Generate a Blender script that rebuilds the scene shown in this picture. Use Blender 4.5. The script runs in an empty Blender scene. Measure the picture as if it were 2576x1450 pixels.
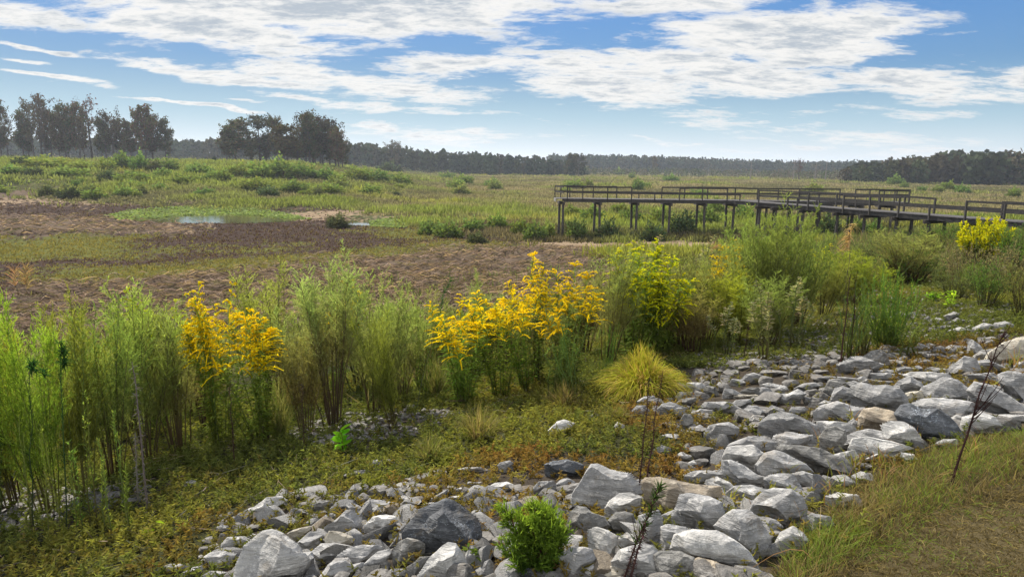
import bpy, math, random
import numpy as np
from mathutils import Vector, Matrix

C = bpy.context.scene.collection
sc = bpy.context.scene
R = math.radians
rs = np.random.RandomState
# ------------------------------------------------------------------ camera
F = 1805.0                      # focal length in pixels of a 2576 px wide picture
PITCH, ROLL, EYE = R(9.81), R(0.69), np.array([0., 0., 7.0])
_f = np.array([0, math.cos(PITCH), -math.sin(PITCH)])
_r0 = np.array([1., 0, 0]); _u0 = np.array([0, math.sin(PITCH), math.cos(PITCH)])
_r = _r0*math.cos(ROLL) + _u0*math.sin(ROLL)
_u = _u0*math.cos(ROLL) - _r0*math.sin(ROLL)
cd = bpy.data.cameras.new('camera'); cam = bpy.data.objects.new('camera', cd); C.objects.link(cam)
cd.sensor_width = 36; cd.lens = F/2576*36; cd.clip_start = 0.05; cd.clip_end = 20000
cam.matrix_world = Matrix(((_r[0], _u[0], -_f[0], 0), (_r[1], _u[1], -_f[1], 0), (_r[2], _u[2], -_f[2], EYE[2]), (0, 0, 0, 1)))
sc.camera = cam
# ------------------------------------------------------------------ light
SUN_AZ, SUN_EL = R(-32), R(43)
SKY_STRENGTH, SUN_STRENGTH, EXPOSURE = 0.10, 4.9, 0.95
sd = bpy.data.lights.new('sun', 'SUN'); sun = bpy.data.objects.new('sun', sd); C.objects.link(sun)
sd.energy = SUN_STRENGTH; sd.angle = R(0.6); sd.color = (1.0, 0.93, 0.82)
sun.rotation_euler = (-Vector((math.sin(SUN_AZ)*math.cos(SUN_EL), math.cos(SUN_AZ)*math.cos(SUN_EL), math.sin(SUN_EL)))).to_track_quat('-Z', 'Y').to_euler()
sun.location = (0, 0, 60)
vs = sc.view_settings
sc.display_settings.display_device = 'sRGB'
vs.view_transform = 'Standard'; vs.look = 'None'; vs.exposure = EXPOSURE; vs.gamma = 1; vs.use_curve_mapping = False
sc.cycles.max_bounces = 6; sc.cycles.transmission_bounces = 4; sc.cycles.transparent_max_bounces = 4
sc.cycles.use_denoising = True

def pxray(px, py):
    px = np.asarray(px, float); py = np.asarray(py, float)
    a = (px-1288)/F; b = -(py-725)/F
    d = _f[None] + a.reshape(-1, 1)*_r[None] + b.reshape(-1, 1)*_u[None]
    return d                                     # depth along the axis = 1
def project(p):
    q = np.asarray(p, float).reshape(-1, 3) - EYE
    z = q@_f; zz = np.where(z > 0.05, z, 1e9)
    return 1288 + F*(q@_r)/zz, 725 - F*(q@_u)/zz, z

# ------------------------------------------------------------------ sky
class NT:
    def __init__(s, tree): s.t = tree; s.n = tree.nodes; s.l = tree.links
    def new(s, typ, **kw):
        n = s.n.new(typ)
        for k, v in kw.items(): setattr(n, k, v)
        return n
    def link(s, a, b): s.l.new(a, b)
    def put(s, sock, v):
        if hasattr(v, 'links') or isinstance(v, bpy.types.NodeSocket): s.l.new(v, sock)
        else: sock.default_value = v
    def math(s, op, a, b=None, clamp=False):
        n = s.new('ShaderNodeMath', operation=op, use_clamp=clamp); s.put(n.inputs[0], a)
        if b is not None: s.put(n.inputs[1], b)
        return n.outputs[0]
    def vmath(s, op, a, b=None):
        n = s.new('ShaderNodeVectorMath', operation=op); s.put(n.inputs[0], a)
        if b is not None: s.put(n.inputs[1], b)
        return n.outputs['Value'] if op in ('LENGTH', 'DOT_PRODUCT') else n.outputs[0]
    def maprange(s, v, a, b, c=0., d=1., smooth=True):
        n = s.new('ShaderNodeMapRange', interpolation_type='SMOOTHSTEP' if smooth else 'LINEAR')
        s.put(n.inputs[0], v)
        for i, x in enumerate((a, b, c, d)): s.put(n.inputs[i+1], x)
        return n.outputs[0]
    def mix(s, f, a, b, blend='MIX'):
        n = s.new('ShaderNodeMix', data_type='RGBA', blend_type=blend)
        s.put(n.inputs[0], f); s.put(n.inputs[6], a); s.put(n.inputs[7], b)
        return n.outputs[2]
    def noise(s, vec, scale, detail=4, rough=.55, dist=0.):
        n = s.new('ShaderNodeTexNoise'); 
        if vec is not None: s.l.new(vec, n.inputs['Vector'])
        n.inputs['Scale'].default_value = scale; n.inputs['Detail'].default_value = detail
        n.inputs['Roughness'].default_value = rough; n.inputs['Distortion'].default_value = dist
        return n.outputs[0]

def c4(c): return (c[0], c[1], c[2], 1.0)

world = bpy.data.worlds.new('World'); sc.world = world; world.use_nodes = True
def build_world():
    t = NT(world.node_tree); t.n.clear()
    out = t.new('ShaderNodeOutputWorld'); bg = t.new('ShaderNodeBackground')
    sky = t.new('ShaderNodeTexSky', sky_type='NISHITA'); sky.sun_disc = False
    sky.sun_elevation = SUN_EL; sky.sun_rotation = SUN_AZ
    sky.air_density = 1.0; sky.dust_density = 0.25; sky.ozone_density = 2.5
    tc = t.new('ShaderNodeTexCoord'); d = tc.outputs['Generated']
    sp = t.new('ShaderNodeSeparateXYZ'); t.link(d, sp.inputs[0]); X, Y, Z = sp.outputs
    ys = t.math('MAXIMUM', Y, 0.05)
    cmb = t.new('ShaderNodeCombineXYZ'); t.link(t.math('DIVIDE', X, ys), cmb.inputs[0]); t.link(t.math('DIVIDE', Z, ys), cmb.inputs[1])
    uv0 = cmb.outputs[0]
    zs = t.math('ADD', t.math('MAXIMUM', Z, 0.0), 0.16)
    pl = t.new('ShaderNodeCombineXYZ'); t.link(t.math('DIVIDE', X, zs), pl.inputs[0]); t.link(t.math('DIVIDE', Y, zs), pl.inputs[1])
    q = pl.outputs[0]
    mq = t.new('ShaderNodeMapping'); t.link(q, mq.inputs[0]); mq.inputs['Rotation'].default_value = (0, 0, R(-14)); mq.inputs['Scale'].default_value = (.62, 1.0, 1)
    n1 = t.noise(mq.outputs[0], 1.1, 9, .62, .35)
    n2 = t.noise(mq.outputs[0], 4.2, 8, .68, .3); n3 = t.noise(mq.outputs[0], 14.0, 6, .68, .2)
    # push the outlines about with coarse noise
    nw = t.new('ShaderNodeTexNoise'); t.link(q, nw.inputs['Vector']); nw.inputs['Scale'].default_value = 1.1; nw.inputs['Detail'].default_value = 5
    off = t.vmath('MULTIPLY', t.vmath('SUBTRACT', nw.outputs['Color'], (.5, .5, .5)), (.24, .06, 0))
    uv = t.vmath('ADD', uv0, off)
    def blob(cx, cy, rx, ry, rot, amp):
        dd = pxray(cx, cy)[0]; u, v = dd[0]/dd[1], dd[2]/dd[1]
        m = t.new('ShaderNodeMapping', vector_type='TEXTURE'); t.link(uv, m.inputs[0])
        m.inputs['Location'].default_value = (u, v, 0); m.inputs['Rotation'].default_value = (0, 0, R(-rot)); m.inputs['Scale'].default_value = (rx/F, ry/F, 1)
        return t.maprange(t.vmath('LENGTH', m.outputs[0]), 1.6, .05, 0., amp*.9)
    L = [(860, -20, 800, 130, 0, 1.2), (540, 62, 430, 58, 9, 1.1), (1050, 30, 560, 62, -4, 1.1), (40, 20, 260, 34, 5, .9), (1650, -5, 380, 34, -4, .9),
         (1960, 82, 400, 62, 1, 1.15), (2160, 58, 250, 62, -2, 1.15), (2060, 128, 170, 34, 4, .9), (2300, 85, 130, 22, -4, .75),
         (620, 190, 340, 26, 9, .95), (480, 148, 160, 9, 7, .75), (900, 205, 320, 50, 8, 1.05), (1300, 180, 420, 52, 2, 1.05), (1500, 225, 360, 34, 1, .95),
         (1900, 192, 480, 46, 4, 1.05), (2350, 215, 330, 48, 2, 1.1), (2540, 195, 210, 40, 0, .95), (2280, 270, 330, 30, 2, .8),
         (860, 262, 270, 18, 8, .85), (1120, 285, 330, 12, 3, .75), (1120, 335, 320, 30, 2, .62), (960, 318, 120, 16, 4, .75),
         (90, 105, 170, 11, 9, .95), (50, 145, 110, 8, 7, .9), (120, 192, 210, 10, 8, 1.0), (455, 258, 180, 9, 5, 1.0), (620, 246, 60, 4, 3, .6),
         (1500, 352, 70, 7, 1, .7), (1690, 371, 140, 6, 1, .65), (1880, 290, 620, 60, 0, .50), (2200, 345, 520, 36, 0, .50), (2150, 388, 520, 12, 0, .6), (900, 160, 120, 10, 5, .55), (1080, 100, 100, 10, 3, .6), (2430, 85, 60, 9, -10, .6)]
    m = None
    for b in L:
        x = blob(*b); m = x if m is None else t.math('MAXIMUM', m, x)
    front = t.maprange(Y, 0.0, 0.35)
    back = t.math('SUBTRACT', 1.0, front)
    m = t.math('ADD', t.math('MULTIPLY', m, front), t.math('MULTIPLY', back, 0.72))  # cloud cover added in the unseen sky behind, as fill light
    q3 = t.math('SUBTRACT', n3, .5); q2 = t.math('SUBTRACT', n2, .5)
    dens = t.math('ADD', m, t.math('ADD', t.math('MULTIPLY', t.math('SUBTRACT', n1, .5), 1.7), t.math('ADD', t.math('MULTIPLY', q2, 1.45), t.math('MULTIPLY', q3, .75))))
    alpha = t.maprange(dens, .37, .76)
    alpha = t.math('MULTIPLY', alpha, t.maprange(Z, -.005, .03))
    thick = t.maprange(t.math('ADD', dens, t.math('ADD', t.math('MULTIPLY', q2, 1.6), t.math('MULTIPLY', q3, 1.4))), .62, 1.5)
    ccol = t.mix(thick, (4.95, 4.85, 4.65, 1), (2.5, 2.8, 3.1, 1))
    bw = t.new('ShaderNodeRGBToBW'); t.link(sky.outputs[0], bw.inputs[0])
    fac = t.math('DIVIDE', 1.25, t.math('ADD', 1.0, t.math('MULTIPLY', bw.outputs[0], .36)))      # the glare round the sun held back
    skc = t.new('ShaderNodeHueSaturation'); t.link(t.mix(1.0, sky.outputs[0], fac, 'MULTIPLY'), skc.inputs['Color']); skc.inputs['Saturation'].default_value = 1.28
    low = t.mix(t.maprange(Z, .0, .07), (4.0, 4.4, 4.55, 1), (2.75, 3.85, 4.6, 1))
    skcol = t.mix(t.maprange(Z, .135, .005, 0., .95), t.mix(1.0, skc.outputs[0], (.70, .85, 1.05, 1), 'MULTIPLY'), low)
    ccol = t.mix(1.0, ccol, t.maprange(Y, .25, -.25, 1.0, 1.9), 'MULTIPLY')      # unseen clouds behind the camera brightened to lift the shadows
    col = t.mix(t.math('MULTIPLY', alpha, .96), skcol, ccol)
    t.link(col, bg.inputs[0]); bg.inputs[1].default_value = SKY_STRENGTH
    t.link(bg.outputs[0], out.inputs[0])
build_world()

# ------------------------------------------------------------------ noise, polygons, terrain
def vnoise(x, y, seed=0):
    x = np.asarray(x, float); y = np.asarray(y, float)
    xi = np.floor(x).astype(np.int64); yi = np.floor(y).astype(np.int64); fx = x-xi; fy = y-yi
    fx = fx*fx*(3-2*fx); fy = fy*fy*(3-2*fy)
    def h(a, b):
        n = (a*374761393 + b*668265263 + seed*974711) & 0xffffffff
        n = ((n ^ (n >> 13))*1274126177) & 0xffffffff
        return ((n ^ (n >> 16)) & 0xffff)/65535.0
    return (h(xi, yi)*(1-fx)+h(xi+1, yi)*fx)*(1-fy) + (h(xi, yi+1)*(1-fx)+h(xi+1, yi+1)*fx)*fy
def fbm(x, y, seed=0, o=4):
    s = 0; a = .5
    for k in range(o): s = s + a*vnoise(x*2**k, y*2**k, seed+k); a *= .5
    return s/(1-.5**o)
def inside(px, py, poly):
    px = np.asarray(px); py = np.asarray(py); r = np.zeros(px.shape, bool); n = len(poly)
    for i in range(n):
        x1, y1 = poly[i]; x2, y2 = poly[(i+1) % n]
        if y1 == y2: continue
        c = ((y1 > py) != (y2 > py)) & (px < (x2-x1)*(py-y1)/(y2-y1)+x1)
        r ^= c
    return r
def sst(a, b, v): t = np.clip((v-a)/(b-a), 0, 1); return t*t*(3-2*t)

AX = R(39)
S_T = [-400, -6, -1, 0, 1.2, 3.5, 6.5, 10, 16, 28, 45, 70, 120, 4000]
D_T = [1.35, 1.45, 1.55, 1.60, 1.74, 2.16, 2.72, 3.35, 4.4, 5.75, 6.55, 6.85, 6.95, 7.0]
def sdist(x, y): return -math.sin(AX)*x + math.cos(AX)*y
def base_drop(x, y):
    s = sdist(x, y); r = np.hypot(x, y)
    d = np.interp(s, S_T, D_T)
    d = .5*d + .25*np.interp(s-1.2, S_T, D_T) + .25*np.interp(s+1.2, S_T, D_T)
    az = np.where(y > 1, x/np.maximum(y, 1), 9)*F + 1288
    lift = 6.1*sst(1180, 700, az)*sst(100, 222, r)*(y > 1)
    return d - lift
POND = [(320, 552), (380, 544), (450, 538), (560, 535), (680, 539), (750, 548), (730, 556), (600, 561), (400, 560)]
POND2 = [(-260, 474), (-60, 462), (60, 459), (200, 462), (190, 474), (60, 478), (-100, 481)]
STREAM = [(860, 561), (930, 561), (1010, 564), (1030, 568), (930, 568), (870, 566)]
def hit0(px, py, hf):
    d = pxray(px, py); n = len(d); ts = np.geomspace(1.2, 4000, 900)
    out = np.full((n, 3), np.nan)
    P = EYE[None, None] + d[:, None, :]*ts[None, :, None]
    g = hf(P[..., 0], P[..., 1]); below = P[..., 2] < g
    i = np.argmax(below, 1); ok = below.any(1) & (i > 0); i = np.maximum(i, 1)
    k = np.arange(n); a = P[k, i-1]; b = P[k, i]
    da = a[:, 2]-g[k, i-1]; db = g[k, i]-b[:, 2]; w = (da/np.maximum(da+db, 1e-9))[:, None]
    out[ok] = (a+(b-a)*w)[ok]
    return out
def pxpoly(poly): h = hit0([p[0] for p in poly], [p[1] for p in poly], lambda x, y: 7-base_drop(x, y)); return [(a[0], a[1]) for a in h]
WP = [pxpoly(POND), pxpoly(POND2), pxpoly(STREAM)]
def polydist(x, y, poly):
    d = np.full(np.shape(x), 1e9)
    for i in range(len(poly)):
        a = np.array(poly[i]); b = np.array(poly[(i+1) % len(poly)]); ab = b-a
        t = np.clip(((x-a[0])*ab[0]+(y-a[1])*ab[1])/max(ab@ab, 1e-9), 0, 1)
        d = np.minimum(d, np.hypot(x-a[0]-t*ab[0], y-a[1]-t*ab[1]))
    return np.where(inside(x, y, poly), -d, d)
WL = [min(7-base_drop(np.array([p[0]]), np.array([p[1]]))[0] for p in w)+.02 for w in WP]     # water levels
def height(x, y):
    x = np.asarray(x, float); y = np.asarray(y, float)
    r = np.hypot(x, y); s = sdist(x, y)
    z = 7 - base_drop(x, y)
    z = z + (fbm(x*.9, y*.9, 3, 3)-.5)*.16*sst(.3, 3, s)*(1-sst(20, 60, r)) + (fbm(x*.12, y*.12, 9, 4)-.5)*.6*sst(14, 40, s)
    far = r > 30
    if np.any(far):
        for w, lv in zip(WP, WL):
            dd = polydist(x, y, w); k = sst(6, -.3, dd)*far; z = z*(1-k) + (lv-.16*sst(1.5, -2.5, dd)+.1*sst(0, 4, dd))*k
    return z
def hit(px, py): return hit0(np.atleast_1d(px), np.atleast_1d(py), height)

# ------------------------------------------------------------------ mesh helpers
def norm(v): return v/np.maximum(np.linalg.norm(v, axis=-1, keepdims=True), 1e-9)
class G:
    """collects quads with a colour per vertex"""
    def __init__(s): s.V = []; s.Q = []; s.K = []; s.n = 0
    def add(s, V, Q, K):
        V = np.asarray(V, np.float32).reshape(-1, 3); K = np.broadcast_to(np.asarray(K, np.float32), V.shape)
        s.V.append(V); s.Q.append(np.asarray(Q, np.int64).reshape(-1, 4)+s.n); s.K.append(K); s.n += len(V)
    def ribbon(s, P, W, S, K):
        P = np.asarray(P, float); N, k, _ = P.shape
        W = np.broadcast_to(np.asarray(W, float), (N, k)); S = norm(np.broadcast_to(np.asarray(S, float), (N, 3)))[:, None]
        K = np.asarray(K, float)
        if K.ndim == 1: K = K[None, None]
        elif K.ndim == 2: K = K[:, None]
        K = np.broadcast_to(K, (N, k, 3))
        V = np.stack([P-S*W[..., None]/2, P+S*W[..., None]/2], 2)          # N,k,2,3
        KK = np.stack([K, K], 2)
        b = (np.arange(N)[:, None]*k + np.arange(k-1)[None])*2
        Q = np.stack([b, b+1, b+3, b+2], -1)
        s.add(V.reshape(-1, 3), Q, KK.reshape(-1, 3))
    def tube(s, P, Rd, K, n=4):
        P = np.asarray(P, float); N, k, _ = P.shape; Rd = np.broadcast_to(np.asarray(Rd, float), (N, k))
        T = norm(np.gradient(P, axis=1)); A = norm(np.cross(T, np.array([.31, .87, .12]))); B = np.cross(T, A)
        th = np.arange(n)*2*np.pi/n
        V = P[:, :, None] + Rd[..., None, None]*(A[:, :, None]*np.cos(th)[None, None, :, None] + B[:, :, None]*np.sin(th)[None, None, :, None])
        K = np.asarray(K, float)
        if K.ndim == 1: K = K[None, None]
        elif K.ndim == 2: K = K[None]
        K = np.broadcast_to(K[:, :, None] if K.ndim == 3 else K, (N, k, n, 3))
        b = (np.arange(N)[:, None, None]*k + np.arange(k-1)[None, :, None])*n
        j = np.arange(n)[None, None]; j2 = (j+1) % n
        Q = np.stack([b+j, b+j2, b+n+j2, b+n+j], -1)
        s.add(V.reshape(-1, 3), Q, K.reshape(-1, 3))
    def box(s, p0, p1, w, h, K, up=(0, 0, 1)):
        p0 = np.array(p0, float); p1 = np.array(p1, float); t = norm(p1-p0); sd = norm(np.cross(t, up)); u = np.cross(sd, t)
        V = []
        for p in (p0, p1):
            for a, b in ((-1, -1), (1, -1), (1, 1), (-1, 1)): V.append(p+sd*a*w/2+u*b*h/2)
        s.add(V, [[0, 1, 2, 3], [7, 6, 5, 4], [4, 5, 1, 0], [5, 6, 2, 1], [6, 7, 3, 2], [7, 4, 0, 3]], K)
    def mesh(s, name, mat, smooth=False):
        V = np.concatenate(s.V); Q = np.concatenate(s.Q); K = np.concatenate(s.K)
        return qmesh(name, V, Q, mat, K, smooth)
    def build(s, name, mat, parent=None, smooth=False): return link(name, s.mesh(name, mat, smooth), parent)
def qmesh(name, V, Q, mat, K=None, smooth=False):
    me = bpy.data.meshes.new(name); Q = np.asarray(Q); k = Q.shape[1]
    me.vertices.add(len(V)); me.vertices.foreach_set('co', np.asarray(V, np.float32).ravel())
    me.loops.add(Q.size); me.loops.foreach_set('vertex_index', Q.astype(np.int32).ravel())
    me.polygons.add(len(Q)); me.polygons.foreach_set('loop_start', np.arange(0, Q.size, k, dtype=np.int32))
    try: me.polygons.foreach_set('loop_total', np.full(len(Q), k, np.int32))
    except Exception: pass
    if smooth: me.polygons.foreach_set('use_smooth', np.ones(len(Q), bool))
    else: me.polygons.foreach_set('use_smooth', np.zeros(len(Q), bool))
    me.update(calc_edges=True)
    if K is not None:
        a = me.color_attributes.new('Tint', 'FLOAT_COLOR', 'POINT')
        a.data.foreach_set('color', np.concatenate([K, np.ones((len(K), 1))], 1).astype(np.float32).ravel())
    if mat: me.materials.append(mat)
    return me
def link(name, me, parent=None):
    o = bpy.data.objects.new(name, me); C.objects.link(o)
    if parent is not None: o.parent = parent
    return o
def tag(o, label=None, cat=None, group=None, kind=None):
    if label: o['label'] = label
    if cat: o['category'] = cat
    if group: o['group'] = group
    if kind: o['kind'] = kind
    return o
def empty(name, loc=(0, 0, 0), rz=0): 
    o = bpy.data.objects.new(name, None); C.objects.link(o); o.location = loc; o.rotation_euler = (0, 0, rz); o.empty_display_size = .1
    return o
KIDS = {}
def copy_tree(o, parent=None):
    c = o.copy(); C.objects.link(c)
    if parent is not None: c.parent = parent
    for ch in list(o.children): copy_tree(ch, c)
    return c

# ------------------------------------------------------------------ materials
def newmat(name):
    m = bpy.data.materials.new(name); m.use_nodes = True; t = NT(m.node_tree); t.n.clear()
    return m, t, t.new('ShaderNodeOutputMaterial')
def leafmat(name, trans=.45, vary=.25, gloss=.0, hue=.03):
    m, t, out = newmat(name)
    at = t.new('ShaderNodeAttribute', attribute_name='Tint'); oi = t.new('ShaderNodeObjectInfo')
    hs = t.new('ShaderNodeHueSaturation'); t.link(at.outputs['Color'], hs.inputs['Color'])
    t.link(t.maprange(oi.outputs['Random'], 0, 1, 1-vary, 1+vary, False), hs.inputs['Value'])
    r2 = t.math('FRACT', t.math('MULTIPLY', oi.outputs['Random'], 7.31))
    t.link(t.maprange(r2, 0, 1, .5-hue, .5+hue, False), hs.inputs['Hue'])
    d = t.new('ShaderNodeBsdfDiffuse'); tr = t.new('ShaderNodeBsdfTranslucent')
    t.link(hs.outputs[0], d.inputs[0])
    bright = t.mix(1.0, hs.outputs[0], (1.35, 1.3, .75, 1), 'MULTIPLY'); t.link(bright, tr.inputs[0])
    mx = t.new('ShaderNodeMixShader'); mx.inputs[0].default_value = trans; t.link(d.outputs[0], mx.inputs[1]); t.link(tr.outputs[0], mx.inputs[2])
    sh = mx.outputs[0]
    if gloss:
        g = t.new('ShaderNodeBsdfGlossy'); g.inputs['Roughness'].default_value = .42; m2 = t.new('ShaderNodeMixShader'); m2.inputs[0].default_value = gloss
        t.link(sh, m2.inputs[1]); t.link(g.outputs[0], m2.inputs[2]); sh = m2.outputs[0]
    t.link(sh, out.inputs[0]); return m
def plainmat(name, rough=.85, scale=6, amount=.35, bump=.3):
    m, t, out = newmat(name)
    at = t.new('ShaderNodeAttribute', attribute_name='Tint'); tc = t.new('ShaderNodeTexCoord')
    n = t.noise(tc.outputs['Object'], scale, 6, .65)
    col = t.mix(1.0, at.outputs['Color'], t.maprange(n, .25, .75, 1-amount, 1+amount), 'MULTIPLY')
    p = t.new('ShaderNodeBsdfPrincipled'); t.link(col, p.inputs['Base Color']); p.inputs['Roughness'].default_value = rough
    b = t.new('ShaderNodeBump'); b.inputs['Strength'].default_value = bump; b.inputs['Distance'].default_value = .02; t.link(n, b.inputs['Height']); t.link(b.outputs[0], p.inputs['Normal'])
    t.link(p.outputs[0], out.inputs[0]); return m
M_leaf = leafmat('foliage', .58); M_flower = leafmat('flower petals', .35, .12, 0, .008); M_grass = leafmat('grass blades', .42, .1)
M_tree = leafmat('tree leaves', .16, .25, 0, .035); M_stem = leafmat('plant stems', .0, .2); M_bark = plainmat('bark', .9, 3, .4)
M_shrub = leafmat('shrub leaves', .3, .16, 0, .012)
M_far = leafmat('far leaves', .15, .0, 0, 0)

def rockmat(name, base, dark, light, vein=.0, speck=.0):
    m, t, out = newmat(name)
    tc = t.new('ShaderNodeTexCoord'); oi = t.new('ShaderNodeObjectInfo'); geo = t.new('ShaderNodeNewGeometry')
    P = t.vmath('ADD', tc.outputs['Object'], t.vmath('SCALE', oi.outputs['Location']) if False else oi.outputs['Location'])
    n1 = t.noise(P, 7, 8, .62, .4); n2 = t.noise(P, 28, 6, .7); n3 = t.noise(P, 90, 4, .7)
    st = t.new('ShaderNodeMapping'); t.link(P, st.inputs[0]); st.inputs['Scale'].default_value = (3, 5, 26); st.inputs['Rotation'].default_value = (R(25), R(15), 0)
    lay = t.noise(st.outputs[0], 1.6, 7, .65, .6)
    col = t.mix(t.maprange(n1, .35, .68), c4(dark), c4(base))
    col = t.mix(t.maprange(t.math('ADD', t.math('MULTIPLY', n2, .6), t.math('MULTIPLY', lay, .4)), .5, .64), col, c4(light))
    if vein:
        mu = t.noise(P, 11, 3, .5, 1.6); v = t.math('ABSOLUTE', t.math('SUBTRACT', mu, .5)); brk = t.noise(P, 9, 3)
        vv = t.math('MULTIPLY', t.maprange(v, .012, .0), t.maprange(brk, .45, .6)); col = t.mix(t.math('MULTIPLY', vv, vein), col, (.42, .47, .52, 1))
        sp_ = t.maprange(n3, .66, .72); col = t.mix(t.math('MULTIPLY', sp_, vein*.7), col, (.4, .45, .5, 1))
    if speck: col = t.mix(t.math('MULTIPLY', t.maprange(n2, .46, .36), speck), col, (.035, .033, .03, 1))
    so = t.noise(P, 4.5, 5, .7, .5); col = t.mix(t.math('MULTIPLY', t.maprange(so, .54, .66), .42), col, (.17, .135, .09, 1))
    li = t.noise(P, 17, 5, .75); col = t.mix(t.math('MULTIPLY', t.maprange(li, .60, .68), .5), col, (.10, .10, .095, 1))
    hs = t.new('ShaderNodeHueSaturation'); t.link(col, hs.inputs['Color']); t.link(t.maprange(oi.outputs['Random'], 0, 1, .74, 1.2, False), hs.inputs['Value'])
    p = t.new('ShaderNodeBsdfPrincipled'); t.link(hs.outputs[0], p.inputs['Base Color']); p.inputs['Roughness'].default_value = .8
    b = t.new('ShaderNodeBump'); b.inputs['Strength'].default_value = .9; b.inputs['Distance'].default_value = .035
    t.link(t.math('ADD', t.math('ADD', t.math('MULTIPLY', n1, .8), t.math('MULTIPLY', lay, .9)), t.math('MULTIPLY', n2, .3)), b.inputs['Height']); t.link(b.outputs[0], p.inputs['Normal'])
    t.link(p.outputs[0], out.inputs[0]); return m
MR = {'g': rockmat('grey limestone', (.30, .295, .285), (.175, .175, .172), (.45, .44, .42)),
      'l': rockmat('pale limestone', (.42, .41, .385), (.26, .256, .245), (.58, .565, .53)),
      'd': rockmat('dark slate stone', (.085, .09, .10), (.055, .06, .066), (.16, .17, .18), vein=1.0),
      's': rockmat('stained dark stone', (.20, .195, .18), (.09, .088, .08), (.30, .29, .27), speck=.6),
      'r': rockmat('earthy rubble', (.20, .185, .165), (.10, .095, .085), (.33, .315, .29), speck=.4),
      't': rockmat('tan stone', (.33, .27, .19), (.20, .165, .12), (.42, .37, .29)),
      'c': rockmat('cream stone', (.46, .42, .33), (.28, .25, .20), (.58, .55, .47))}
# ================================================================== ground zones (pixel polygons thrown onto the ground once)
Z_MUD = [(-500, 500), (150, 506), (260, 515), (420, 512), (620, 520), (880, 522), (1010, 540), (990, 566), (1140, 590), (1330, 604), (1330, 640), (1150, 650), (900, 655), (640, 680), (400, 705), (0, 745), (-700, 770)]
Z_GREEN = [[(-700, 600), (0, 594), (250, 590), (440, 604), (560, 612), (430, 630), (350, 652), (200, 648), (0, 660), (-700, 690)],
           [(100, 690), (380, 668), (640, 655), (900, 632), (1120, 606), (1260, 606), (1270, 628), (1040, 650), (800, 676), (620, 700), (400, 712), (120, 720)],
           [(820, 580), (960, 576), (1090, 588), (1060, 606), (900, 600)], [(560, 622), (700, 612), (740, 628), (620, 640)]]
Z_STRAW = [[(-700, 800), (0, 748), (180, 722), (420, 703), (640, 684), (880, 655), (1000, 640), (1230, 622), (1560, 624), (1600, 700), (1480, 760), (1000, 800), (600, 830), (300, 850), (-700, 950)],
           [(-500, 545), (0, 538), (200, 552), (420, 578), (340, 590), (0, 585), (-500, 590)], [(-300, 486), (60, 482), (140, 494), (60, 503), (-300, 506)]]
Z_SAND = [[(1310, 612), (1420, 602), (1560, 606), (1800, 616), (1960, 640), (1700, 642), (1500, 634), (1390, 628)], [(-300, 506), (100, 507), (240, 513), (120, 518), (-300, 516)],
          [(715, 541), (800, 527), (905, 531), (1000, 544), (975, 556), (870, 557), (760, 556)], [(300, 575), (420, 578), (470, 584), (380, 582)], [(300, 506), (420, 502), (470, 506), (380, 510)]]
Z_LILY = [[(262, 543), (330, 528), (420, 521), (560, 519), (660, 526), (730, 539), (790, 552), (700, 553), (655, 546), (560, 543), (440, 546), (390, 553), (300, 554)],
          [(-260, 470), (-20, 456), (80, 452), (160, 458), (270, 462), (240, 470), (120, 469), (20, 476), (-160, 482)], [(930, 556), (1010, 545), (1120, 548), (1110, 562), (1000, 574), (930, 570)]]
Z_ROCK = [(380, 1700), (560, 1400), (640, 1268), (780, 1240), (1000, 1230), (1180, 1175), (1350, 1150), (1480, 1160), (1640, 1190), (1830, 1130), (1700, 1080), (1500, 1050), (1600, 990), (1720, 940), (1900, 915), (2080, 905), (2250, 885), (2576, 850), (3000, 820), (3000, 1100), (2576, 1080), (2380, 1100), (2240, 1170), (2110, 1230), (2010, 1330), (1900, 1440), (1860, 1700)]
Z_RUBBLE = [[(720, 1090), (860, 1030), (1000, 1030), (1150, 1035), (1150, 1075), (1040, 1100), (900, 1120), (800, 1120)], [(1700, 900), (1900, 850), (2050, 790), (2120, 740), (2260, 720), (2330, 700), (2470, 740), (2560, 780), (2540, 850), (2250, 860), (2080, 910), (1850, 935)],
            [(-300, 1230), (0, 1235), (180, 1240), (360, 1215), (370, 1260), (200, 1290), (60, 1330), (-300, 1400)]]
Z_RUST = [(480, 1450), (560, 1300), (720, 1240), (1000, 1220), (1160, 1160), (1400, 1130), (1480, 1160), (1640, 1190), (1760, 1150), (1560, 1060), (1800, 1030), (1900, 1100), (2080, 900), (2576, 830), (2576, 900), (2100, 960), (1800, 1250), (1200, 1450)]
Z_CREST = [(1880, 1700), (1930, 1440), (2030, 1330), (2120, 1240), (2240, 1180), (2370, 1115), (2576, 1080), (3000, 1050), (3000, 1700)]
def anyin(x, y, L):
    r = np.zeros(np.shape(x), bool)
    for p in L: r |= inside(x, y, p)
    return r
def jig(x, y, d=1.0, fuzz=0.0):   # world-jittered projection used for zone tests: ragged outlines
    r = np.hypot(x, y)
    jx = ((fbm(x*.35, y*.35, 21, 4)-.5)*np.minimum(.09*r, 8)+(fbm(x*.07, y*.07, 23, 3)-.5)*np.minimum(.16*r, 14))*d; jy = ((fbm(x*.35, y*.35, 33, 4)-.5)*np.minimum(.14*r, 11)+(fbm(x*.07, y*.07, 37, 3)-.5)*np.minimum(.16*r, 14))*d
    if fuzz: gj = rs(3); k = fuzz*np.minimum(r, 140); jx = jx+gj.normal(size=np.shape(x))*k; jy = jy+gj.normal(size=np.shape(x))*k
    x2, y2 = x+jx, y+jy
    return project(np.stack([x2, y2, height(x2, y2)], -1))[:2]

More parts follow.
